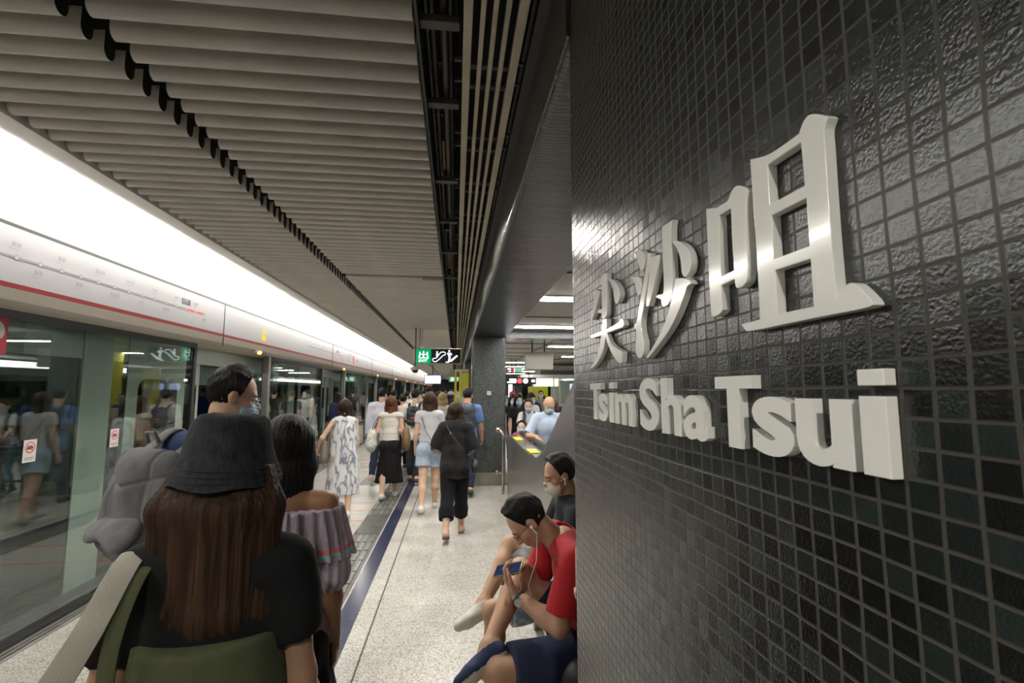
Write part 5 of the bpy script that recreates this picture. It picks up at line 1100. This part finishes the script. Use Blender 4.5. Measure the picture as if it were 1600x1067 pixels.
# ---------- 8 woman in black
loc, rz = (.0, 5.95, 0), -.05
J = skeleton(1.55, legR=(.20, .02), legL=(-.25, .40), armR=(.15, .30, .8), armL=(.15, .30, .8), inR=.9, inL=.7, head=(.05, .10))
p = person('woman with dark shoulder-length hair all in black with cropped trousers and sandals', loc, rz)
body(J, p, SK['light'], vox=.010, w=1.06); blk = fabric('black_linen', (.016, .016, .017), .2)
shirt(J, p, blk, t=.026, sleeve=.98, hem=.16, loose=.045, vox=.010, seed=81, amp=.010, flare=.02, w=1.05); pants(J, p, fabric('black_trouser', (.010, .010, .012), .2), t=.02, t1=.045, frac=1.62, vox=.011, seed=82, amp=.007)
hair_long(J, p, HA['dark'], length=.20, width=.082, back=.035, thick=.040, seed=8, flare=1.02)
for S in 'RL':
    an, fd = J['ank'+S], J['fd'+S]; q, u, heel, toe = foot_prims(J, S); sd = np.cross(fd, u)
    sd_ = smesh('sandal', [sculpt([cone(heel-u*.036, toe-u*.028, .036, .032, sd, 1.0)], .007, .01, cut=[(heel-u*.030, u), (heel-u*.052, -u)])], mat('sandal_brown', (.10, .04, .03), .5), p)
    MB().tube([toe-fd*.06+sd*.04-u*.03, toe-fd*.06+u*.026, toe-fd*.06-sd*.04-u*.03], .012, 8, k=.5).tube([heel+fd*.09+sd*.04-u*.03, heel+fd*.09+u*.045, heel+fd*.09-sd*.04-u*.03], .009, 8, k=.5).obj('sandal_strap', MATS['sandal_brown'], sd_, True)
t = thing('crossbody_bag', 'black bag hanging at the right hip of the woman all in black', 'bag', loc, rz); smesh('bag_body', [sculpt([ell((.24, .02, .80), (.045, .10, .09))], .008, .02)], M_SHOEB, t)
MB().tube([(.23, .04, .86), (.10, -.165, 1.02), (-.02, -.165, 1.18), (-.10, -.09, 1.30), (-.105, .0, 1.325), (-.06, .13, 1.2), (.1, .17, 1.0), (.23, .09, .86)], .010, 8, k=.5).obj('strap', mat('strap_dark', (.03, .03, .03), .5), t, True)
MB().box((-.055, -.185, 1.20), (-.03, -.17, 1.23), 0, .004).obj('buckle', M_TUBE, t)

# ---------- 9 man with the black backpack
loc, rz = (-.76, 9.3, 0), -.05
J = skeleton(1.71, True, legR=(-.2, .3), legL=(.2, .05), armR=(.1, .12, .5), armL=(.05, .12, .4), head=(-.45, .05))
p = person('man in white tee with black backpack between the other walkers', loc, rz)
body(J, p, SK['light'], vox=.013); shirt(J, p, fabric('white_tee', (.62, .61, .58), .04), t=.016, sleeve=.65, hem=.12, loose=.02, seed=91); pants(J, p, fabric('charcoal_jean', (.035, .035, .04)), frac=1.85); shoes(J, p, M_SHOEB, M_SOLEW); hair_short(J, p, HA['black'], t=.014, top=.028); face_mask(J, p, MASKW)
backpack('slim black backpack with red tag on the man in white tee', loc, rz, J, mat('black_nylon', (.014, .014, .016), .5), size=(.12, .06, .18), badge=mat('tag_red', (.6, .07, .05), .5))
# ---------- 10 man in blue by the column
loc, rz = (.20, 8.25, 0), -.12
J = skeleton(1.73, True, legR=(-.2, .3), legL=(.2, .05), armR=(.15, .12, .35), armL=(.05, .15, .4), head=(-.25, .05))
p = person('man in blue short-sleeved shirt beside the dark column, walking away', loc, rz)
body(J, p, SK['warm'], vox=.012); shirt(J, p, fabric('blue_shirt', (.10, .16, .34), .15), t=.016, sleeve=.80, hem=.14, loose=.02, vox=.011, seed=101); pants(J, p, MATS['navy_chino'], frac=1.9); shoes(J, p, M_SHOEB, M_SHOEB); hair_short(J, p, HA['black'], t=.008, top=.016)
MB().tube([J['wriR']+V3(.028*math.cos(a), .028*math.sin(a), .02) for a in np.linspace(0, 6.283, 14)], .006, 6).obj('watch', M_BLACK, p, True)
backpack('dark grey backpack on the man in blue by the column', loc, rz, J, fabric('slate_nylon', (.045, .05, .055)), size=(.13, .07, .20))

# ---------- general walkers for the crowd
def walker(label, x, y, rz, h, male, top, bottom, hair, hstyle='short', hl=.25, skin='light', mask=None, vox=.016, sleeve=.6, face=False, nod=.05, turn=0.0, glass=False, armR=(.1, .12, .4), armL=(.0, .12, .4), sk=None, z=0, stride=1, lean=.03, hands=None, group=None):
    J = skeleton(h, male, lean=lean, legR=(.2*stride, .05), legL=(-.2*stride, .3*stride), armR=armR, armL=armL, head=(turn, nod), hands=hands)
    p = person(label, (x, y, z), rz, group); body(J, p, SK[skin], vox=vox, hvox=.0065)
    shirt(J, p, top, t=.016, sleeve=sleeve, hem=.10, loose=.018, vox=vox*.85, seed=int(abs(x*100+y*10)) % 97)
    if sk: skirt(J, p, bottom, length=sk, r1=.22, vox=vox)
    else: pants(J, p, bottom, vox=vox)
    shoes(J, p, M_SHOEB, M_SOLEW, vox=.010)
    if hstyle == 'short': hair_short(J, p, hair, vox=.008, t=.012, top=.022)
    elif hstyle == 'long': hair_long(J, p, hair, length=hl, vox=.008, thick=.034)
    if mask: face_mask(J, p, mask, .006)
    if face: eyes(J, p, hair)
    if glass: glasses(J, p, M_BLACK)
    return p, J
F_ = fabric
WH, BK, GR = F_('top_white', (.60, .59, .56), .05), F_('top_black', (.014, .014, .015)), F_('top_grey', (.24, .24, .25))
NV, JN, KH = F_('top_navy', (.025, .035, .09)), F_('blue_jean', (.06, .10, .18)), F_('khaki', (.26, .22, .15))
walker('woman with long blonde hair in pale top, behind the denim shorts woman', -.27, 10.1, 0, 1.64, False, F_('top_sand', (.50, .47, .42)), JN, HA['blonde'], 'long', .36, vox=.014, sleeve=.2)
p, J = walker('woman with dark brown hair and grey cap, near the yellow frame', -.12, 11.5, -.3, 1.66, False, BK, BK, HA['dark'], 'long', .28, vox=.014, turn=-.3, sleeve=1.0)
def cap(J, parent, m):
    c, u, f, r = J['head'], J['hu'], J['hf'], J['hr']; R = np.stack([r, f, u], 1); smesh('cap', [sculpt([ell(c+u*.045-f*.012, (.094, .112, .095), R, [(c+u*.05, -u)]), ell(c+u*.055+f*.13, (.065, .075, .008), R)], .006, .012)], m, parent)
cap(J, p, F_('cap_grey', (.16, .16, .18)))
p, J = walker('man in black cap taller than the walkers around him', -.62, 11.6, .1, 1.78, True, GR, BK, HA['black'], 'short', vox=.015); cap(J, p, F_('cap_black', (.010, .010, .011)))
walker('man in white mask walking towards the camera through the crowd', -.80, 10.6, math.pi-.1, 1.69, True, BK, JN, HA['black'], 'short', skin='light', mask=MASKW, face=True)
walker('man in pale coral top just left of the black backpack', -1.16, 11.0, .2, 1.60, True, F_('top_coral', (.60, .42, .38), .3), BK, HA['black'], 'short')
walker('woman in navy top and blue jeans boarding the train at the second open door', -3.02, 12.9, .75, 1.62, False, NV, JN, HA['dark'], 'long', .34, sleeve=1.5, z=.02)
walker('man in vivid blue jacket standing inside the train doorway', -3.7, 17.6, -.4, 1.74, True, F_('top_royal', (.03, .05, .42)), BK, HA['black'], 'short', sleeve=1.9, turn=-.4, z=.042)
orange = mat('orange_floral', (.62, .20, .10), .9, 0, 0, 26, .1, 200, (1, 1, 1), (.70, .55, .45), contrast=(.45, .55))
walker('person in orange floral shirt standing inside the train behind glass', -3.60, 10.45, .3, 1.60, True, orange, GR, HA['black'], 'short', z=.042, vox=.014)
walker('passenger in grey top standing inside the train beside the open door', -3.75, 12.2, 1.2, 1.70, True, GR, BK, HA['black'], 'short', z=.042, turn=.3)
walker('passenger in grey sleeveless dress standing in the train close to the frame left', -3.75, 5.35, .1, 1.60, False, F_('top_slate', (.14, .15, .19)), MATS['top_slate'], HA['dark'], 'long', .22, sleeve=.3, z=.042, sk=.5, vox=.013)
walker('passenger in blue tee inside the train behind the grey backpack', -4.0, 6.5, -.5, 1.66, True, F_('top_blue', (.04, .08, .22)), BK, HA['black'], 'short', z=.042, vox=.014)
walker('passenger in pale shirt inside the train doorway behind the tall man', -4.1, 7.4, -.2, 1.62, False, WH, BK, HA['dark'], 'long', .28, z=.042, vox=.014)
tops = [('white', WH), ('black', BK), ('navy', NV), ('grey', GR), ('khaki', KH), ('coral', MATS['top_coral'])]
far = [(-1.65, 13.2, 0, 1.70, 1, 1), (-1.0, 13.0, .1, 1.62, 0, 0), (-.45, 13.6, 0, 1.66, 2, 1), (.05, 13.4, 3.1, 1.70, 3, 1), (-1.35, 15.4, 3.2, 1.68, 0, 1), (-.70, 15.8, .1, 1.60, 5, 0), (-.15, 16.2, 0, 1.72, 1, 1), (-1.75, 17.8, 0, 1.64, 4, 1), (-1.05, 18.4, .1, 1.70, 2, 1), (-.4, 19, 3.1, 1.66, 0, 0), (.0, 20.2, 0, 1.73, 3, 1), (-1.4, 22, 0, 1.7, 1, 1), (-.7, 23, 3.1, 1.65, 0, 0), (-.1, 24.5, 0, 1.7, 2, 1), (-1.2, 27, 0, 1.68, 5, 1), (-.6, 29, 0, 1.7, 3, 0)]
wh_ = ['just beyond the pale shirt man', 'beyond the auburn haired woman', 'behind the blonde woman', 'facing the camera under the exit sign', 'facing the camera in the middle of the crowd', 'in the middle of the crowd', 'right of the crowd centre', 'by the doors past the crowd centre', 'left of the glowing screen', 'facing the camera below the glowing screen', 'right side, past the second column', 'far down by the doors', 'facing the camera far down the platform', 'far down near the columns', 'very far down the platform, left', 'farthest down the platform']
for (x, y, rz, h, ti, ml), w_ in zip(far, wh_):
    walker('%s in %s top, %s' % ('man' if ml else 'long-haired woman', tops[ti][0], w_), x, y, rz, h, bool(ml), tops[ti][1], BK if ti != 1 else JN, HA['black'] if ml else HA['dark'], 'short' if ml else 'long', .25, mask=(MASK if rz > 2 else None), vox=.022)

# ---------- people on and around the escalator
pi = math.pi
lb = F_('shirt_paleblue', (.42, .50, .62), .06)
J = skeleton(1.62, True, lean=.26, legR=(.1, .1), legL=(.2, .1), armR=(.1, .12, .5), armL=(.1, .12, .5), head=(.0, .55), hands={'R': (.20, .33, 1.08)})
p = person('balding old man in pale blue shirt and mask, hand on the escalator handrail', (1.33, 7.0, .0), pi-.0)
body(J, p, SK['warm'], vox=.010, curlR=.35, dR=(0, .8, -.45), palmR=(0, -.4, -1)); eyes(J, p, HA['grey']); shirt(J, p, lb, t=.020, sleeve=.85, hem=.14, loose=.022, vox=.010, seed=3, belly=.06, w=1.05); pants(J, p, KH); face_mask(J, p, MASK, .005); shoes(J, p, M_SHOEB, M_SOLEW)
cR = np.stack([J['hr'], J['hf'], J['hu']], 1); smesh('hair', [sculpt([ell(J['head']-J['hf']*.035+J['hu']*.0, (.083, .080, .045), cR)], .006, .01, cut=[(J['head']+J['hu']*.03, J['hu']), (J['head']+J['hf']*.01, J['hf'])])], HA['grey'], p)
MB().box((.06, .16, 1.12), (.14, .175, 1.25)).obj('shirt_pocket', lb, p) if False else None
p, J = walker('small boy in purple and red patterned shirt and mask in front of his mother', 1.15, 8.35, pi+.1, 1.16, True, mat('boy_print', (.07, .03, .22), .9, 0, 0, 18, .1, 200, (1, 1, 1), (.45, .06, .08), contrast=(.45, .55)), NV, HA['black'], mask=MASK, face=True, vox=.011, turn=-.45, nod=.1)
p, J = walker('mother in grey white tee bending over the small boy', 1.33, 8.85, pi, 1.56, False, F_('top_pale', (.48, .49, .48), .05), JN, HA['dark'], 'short', mask=MASK, face=True, vox=.012, lean=.24, nod=.45, turn=-.25, armR=(.5, .2, .3), armL=(.5, .2, .3))
backpack('black backpack worn by the mother behind the boy', (1.33, 8.85, 0), pi, J, MATS['black_nylon'], size=(.12, .07, .18))
walker('woman with glasses and blue mask behind the mother', 1.27, 9.7, pi, 1.62, False, BK, BK, HA['black'], 'long', .2, mask=MASK, face=True, glass=True, vox=.012)
walker('woman in black top left of the bespectacled woman', 1.24, 10.5, pi+.1, 1.60, False, BK, JN, HA['black'], 'long', .2, mask=MASK, face=True, vox=.013, sleeve=.3)
p, J = walker('person in grey bucket cap at the column edge', 1.16, 11.25, pi-.2, 1.56, True, F_('top_cream', (.45, .42, .34)), KH, HA['dark'], mask=MASK, face=True, vox=.013); cap(J, p, MATS['cap_grey'])
p, J = walker('woman in white blouse looking at a phone behind the old man', 1.58, 10.2, pi+.25, 1.64, False, WH, BK, HA['black'], 'long', .15, mask=MASK, face=True, vox=.012, nod=.25, turn=.2, armR=(.3, .1, 1.6), inR=.5) if False else walker('woman in white blouse and mask behind the old man', 1.58, 10.2, pi+.25, 1.64, False, WH, BK, HA['black'], 'long', .15, mask=MASK, face=True, vox=.012, nod=.25, turn=.2, armR=(.3, .1, 1.6))
walker('woman with brown hair half hidden behind the old man', 1.72, 8.4, pi-.5, 1.54, False, F_('top_pink', (.55, .38, .34)), GR, HA['auburn'], 'long', .25, face=True, vox=.013, turn=-.5)
p, J = walker('person in red cap farther back beyond the column edge', 1.55, 13.2, pi, 1.66, True, GR, BK, HA['black'], vox=.016); cap(J, p, F_('cap_red', (.60, .06, .05)))
for i, (x, y, h, ti, lb_) in enumerate([(2.0, 12.6, 1.62, 1, 'man in black at the back of the escalator queue'), (1.85, 14.0, 1.66, 0, 'man in white at the back of the escalator queue'), (2.3, 14.6, 1.6, 2, 'man in navy at the back of the escalator queue'), (2.75, 15.5, 1.68, 3, 'man in grey in front of the kiosk'), (2.1, 16.2, 1.64, 5, 'man in coral far behind the escalator queue')]):
    walker(lb_, x, y, pi, h, True, tops[ti][1], BK, HA['black'], mask=MASK, vox=.02)
# ---------------------------------------------------------------- seated people (joints given where they are; they face -x)
def seated(h, male, pel, waist, chest, upper, neck, shR, shL, elbR, wriR, elbL, wriL, hipR, kneeR, ankR, fdR, hipL, kneeL, ankL, fdL, face, nod, axis):
    J = dict(h=h, s=h/1.7, male=male)
    for k, v in dict(pel=pel, waist=waist, chest=chest, upper=upper, neck=neck, shR=shR, shL=shL, elbR=elbR, wriR=wriR, elbL=elbL, wriL=wriL, hipR=hipR, kneeR=kneeR, ankR=ankR, fdR=fdR, hipL=hipL, kneeL=kneeL, ankL=ankL, fdL=fdL).items(): J[k] = V3(*v)
    J['fdR'], J['fdL'] = unit(J['fdR']), unit(J['fdL']); J['face'] = unit(V3(*face)); set_head(J, J['neck'], V3(*axis), (0, nod)); return J
def earbud(J, parent, sides=(1, -1)):
    s = J['s']**.4; c = J['head']; f, u, r = J['hf'], J['hu'], J['hr']
    for sg in sides: MB().ball(c+(r*sg*.090+f*.0-u*.008)*s, .0075, 10).tube([c+(r*sg*.092+f*.002-u*.01)*s, c+(r*sg*.092+f*.006-u*.042)*s], .0035, 8).obj('earbud', M_WHITE, parent, True)
def seated_pants(J, p, m, fracR, fracL, t=.022, t1=.045, vox=.009, seed=5, name='shorts'):
    pr = [cone(J['pel'], J['waist'], .155*J['s']+t, .145*J['s']+t, J['hipR']-J['hipL'], .8, [(J['pel']+unit(J['waist']-J['pel'])*.10, unit(J['waist']-J['pel']))])]+hips(J, t)
    pr += leg(J, 'R', t, t1, fracR)+leg(J, 'L', t, t1, fracL); smesh(name, [sculpt(pr, vox, .025, disp=folds(.006, seed))], m, p)
# red tee man: left leg planted, right ankle resting on the left knee
J = seated(1.70, True, pel=(.66, 2.33, .56), waist=(.64, 2.33, .68), chest=(.59, 2.32, .86), upper=(.54, 2.32, .98), neck=(.52, 2.32, 1.01), shR=(.50, 2.51, 1.00), shL=(.515, 2.13, .99), elbR=(.42, 2.56, .74), wriR=(.345, 2.43, .86), elbL=(.445, 2.09, .73), wriL=(.285, 2.24, .80),
           hipR=(.64, 2.42, .545), kneeR=(.34, 2.56, .80), ankR=(.155, 2.22, .60), fdR=(-.75, -.35, -.22), hipL=(.64, 2.24, .545), kneeL=(.19, 2.15, .53), ankL=(.20, 2.13, .11), fdL=(-1, -.1, -.05), face=(-1, .05, 0), nod=.88, axis=(-.75, .02, .6)); J['fuR'] = V3(-.1, .75, .65)
p = person('seated man in red tee and navy shorts bent over his phone, legs crossed', (0, 0, 0), 0)
ph = V3(.255, 2.335, .885)
body(J, p, SK['warm'], vox=.008, hvox=.0032, dL=(-.45, .55, .55), palmL=(.35, .75, -.35) if False else (.5, .35, .75), curlsL=(.9, .8, .8, .9), dR=(-.85, -.35, .10), palmR=(.1, -.35, -.9), curlsR=(.5, .8, .95, 1.0))
shirt(J, p, mat('red_tee', (.42, .008, .016), .85, bump=.15, bscale=300, var=.1, sheen=.1), t=.014, sleeve=.80, hem=-.02, loose=.022, vox=.007, seed=41, amp=.006)
seated_pants(J, p, fabric('navy_shorts', (.028, .034, .075)), .62, .86, t=.020, t1=.05, vox=.008)
nav = mat('shoe_navy', (.018, .032, .09), .8, bump=.2)
shoes(J, p, nav, mat('sole_cream', (.55, .50, .42), .6), vox=.006, high=.0)
hair_short(J, p, HA['black'], vox=.0045, t=.010, top=.020, front=.075); glasses(J, p, M_BLACK); eyes(J, p, HA['black'], SK['warm']); earbud(J, p, (-1,))
w_ = J['wriL']; d_ = unit(J['wriL']-J['elbL']); a1 = unit(np.cross(d_, V3(0, 0, 1))); a2 = np.cross(d_, a1)
wt = MB().tube([w_-d_*.012+(a1*math.cos(a)+a2*math.sin(a))*.031 for a in np.linspace(0, 6.283, 20)], .0085, 8, k=.4).obj('watch_strap', mat('strap_grey', (.10, .10, .11), .5), p, True)
q = w_-d_*.012-V3(.2, .9, .1)/.93*.034; MB().tube([q, q-V3(.2, .9, .1)*.008], .019, 20).obj('watch_face', M_TUBE, wt, True)
t = thing('smartphone', 'dark gold-edged phone held by the man in red', 'phone', tuple(ph), 0)
fw = unit(V3(-.72, .42, -.25)); nn = unit(V3(.30, -.50, .75)); nn = unit(nn-fw*(nn@fw)); sdv = np.cross(fw, nn); Rm = Matrix([[fw[i], sdv[i], nn[i]] for i in range(3)])
MB().obox((0, 0, 0), (.072, .036, .0042), Rm, 0, .004).obj('case', mat('phone_gold', (.42, .36, .20), .35, .5), t, True)
MB().obox(Rm@Vector((0, 0, .0046)), (.068, .033, .0004), Rm).obj('screen', mat('phone_glass', (.008, .010, .02), .05, emit=(.02, .035, .12), estr=.4, var=.5, scale=40), t)
tag(MB().tube([J['head']-J['hr']*.09-J['hu']*.04, (.36, 2.16, .98), (.33, 2.2, .86), (.35, 2.24, .78), (.31, 2.27, .80), (.30, 2.32, .875)], .0016, 6).obj('earphone_cable', M_WHITE, None, True), 'thin white earphone cable hanging from the man in red to his phone', 'cable')
# second man: white mask, black tee, ripped denim shorts, white sneaker
J = seated(1.70, True, pel=(.70, 2.97, .56), waist=(.72, 2.97, .69), chest=(.715, 2.96, .87), upper=(.70, 2.95, 1.00), neck=(.705, 2.95, 1.06), shR=(.69, 3.13, 1.02), shL=(.70, 2.77, 1.02), elbR=(.60, 3.2, .77), wriR=(.44, 3.02, .73), elbL=(.62, 2.70, .77), wriL=(.45, 2.84, .72),
           hipR=(.68, 3.06, .545), kneeR=(.36, 3.16, .74), ankR=(.17, 2.90, .50), fdR=(-.85, -.3, -.2), hipL=(.68, 2.88, .545), kneeL=(.22, 2.80, .50), ankL=(.22, 2.80, .11), fdL=(-1, -.1, 0), face=(-1, -.12, 0), nod=.30, axis=(-.22, .0, .95)); J['fuR'] = V3(-.1, .6, .75)
p = person('seated man in black tee, white mask and ripped pale denim shorts on the bench', (0, 0, 0), 0)
body(J, p, SK['warm'], vox=.009, hvox=.004, curlL=.9, curlR=.9, dL=(-.7, .5, .1), dR=(-.6, -.6, 0), palmL=(0, .3, -1), palmR=(0, -.3, -1)); shirt(J, p, mat('tee_darknavy', (.010, .013, .018), .85, bump=.1, var=.2), t=.014, sleeve=.72, hem=-.02, loose=.02, vox=.008, seed=43)
seated_pants(J, p, mat('ripped_denim', (.22, .32, .46), .9, 0, 0, 16, .35, 120, (1, 1, 1), (.55, .58, .60), contrast=(.42, .58)), .80, .80, t=.022, t1=.045, vox=.008, seed=6)
shoes(J, p, M_SHOEW, M_SOLEW, vox=.006, high=.01); hair_short(J, p, HA['black'], vox=.0045, t=.008, top=.020, front=.078); face_mask(J, p, MASKW, .004); eyes(J, p, HA['black'], SK['warm']); earbud(J, p)
t = thing('sling_bag', 'small black bag on the lap of the man in white mask', 'bag', (.44, 2.95, .66)); smesh('bag_body', [sculpt([ell((0, 0, .06), (.10, .12, .06))], .007, .02, disp=folds(.004, 2))], MATS['black_nylon'], t)
MB().tube([(.06, -.05, .10), (.12, -.13, .22), (.22, -.17, .36), (.24, -.13, .42)], .008, 8, k=.5).obj('strap', MATS['strap_dark'], t, True)
# third person, all but the hand hidden by the wall corner
J = seated(1.66, False, pel=(.68, 1.66, .56), waist=(.68, 1.66, .69), chest=(.66, 1.66, .87), upper=(.65, 1.66, .99), neck=(.64, 1.66, 1.06), shR=(.64, 1.82, 1.01), shL=(.64, 1.50, 1.01), elbR=(.56, 1.86, .80), wriR=(.475, 1.70, .98), elbL=(.56, 1.48, .76), wriL=(.44, 1.55, .60),
           hipR=(.66, 1.75, .545), kneeR=(.24+.12, 1.72, .52), ankR=(.42, 1.72, .11), fdR=(-1, 0, 0), hipL=(.66, 1.57, .545), kneeL=(.38, 1.55, .52), ankL=(.44, 1.55, .11), fdL=(-1, 0, 0), face=(-1, 0, 0), nod=.4, axis=(-.2, .0, .95))
p = person('seated person behind the wall corner, only a hand holding a phone showing', (0, 0, 0), 0)
body(J, p, SK['light'], vox=.011, hvox=.0035, dR=(-.35, -.25, .9), palmR=(-.2, -.9, 0), curlR=.8, curlL=.5, palmL=(0, .2, -1)); shirt(J, p, GR, t=.014, sleeve=.7, hem=0, vox=.011); seated_pants(J, p, BK, 1.9, 1.9, t=.016, t1=.02, name='trousers'); hair_long(J, p, HA['dark'], length=.2); eyes(J, p, HA['dark']); shoes(J, p, M_SHOEB, M_SOLEW)
t = thing('smartphone', 'gold phone edge held by fingers at the wall corner', 'phone', (.412, 1.62, 1.12)); MB().box((-.004, -.036, -.07), (.004, .036, .07), 0, .0035).obj('case', MATS['phone_gold'], t, True)
# bag by the red tee man
t = thing('duffel_bag', 'black bag with blue strap beside the man in red', 'bag', (.53, 1.98, .455)); smesh('bag_body', [sculpt([ell((0, 0, .10), (.10, .07, .11))], .008, .02, disp=folds(.005, 3))], MATS['black_nylon'], t)
MB().tube([(-.09, -.03, .02), (-.05, -.07, .12), (.02, -.08, .21), (.08, -.05, .22)], .008, 8, k=.5).obj('strap', mat('strap_blue', (.02, .06, .30), .5), t, True)
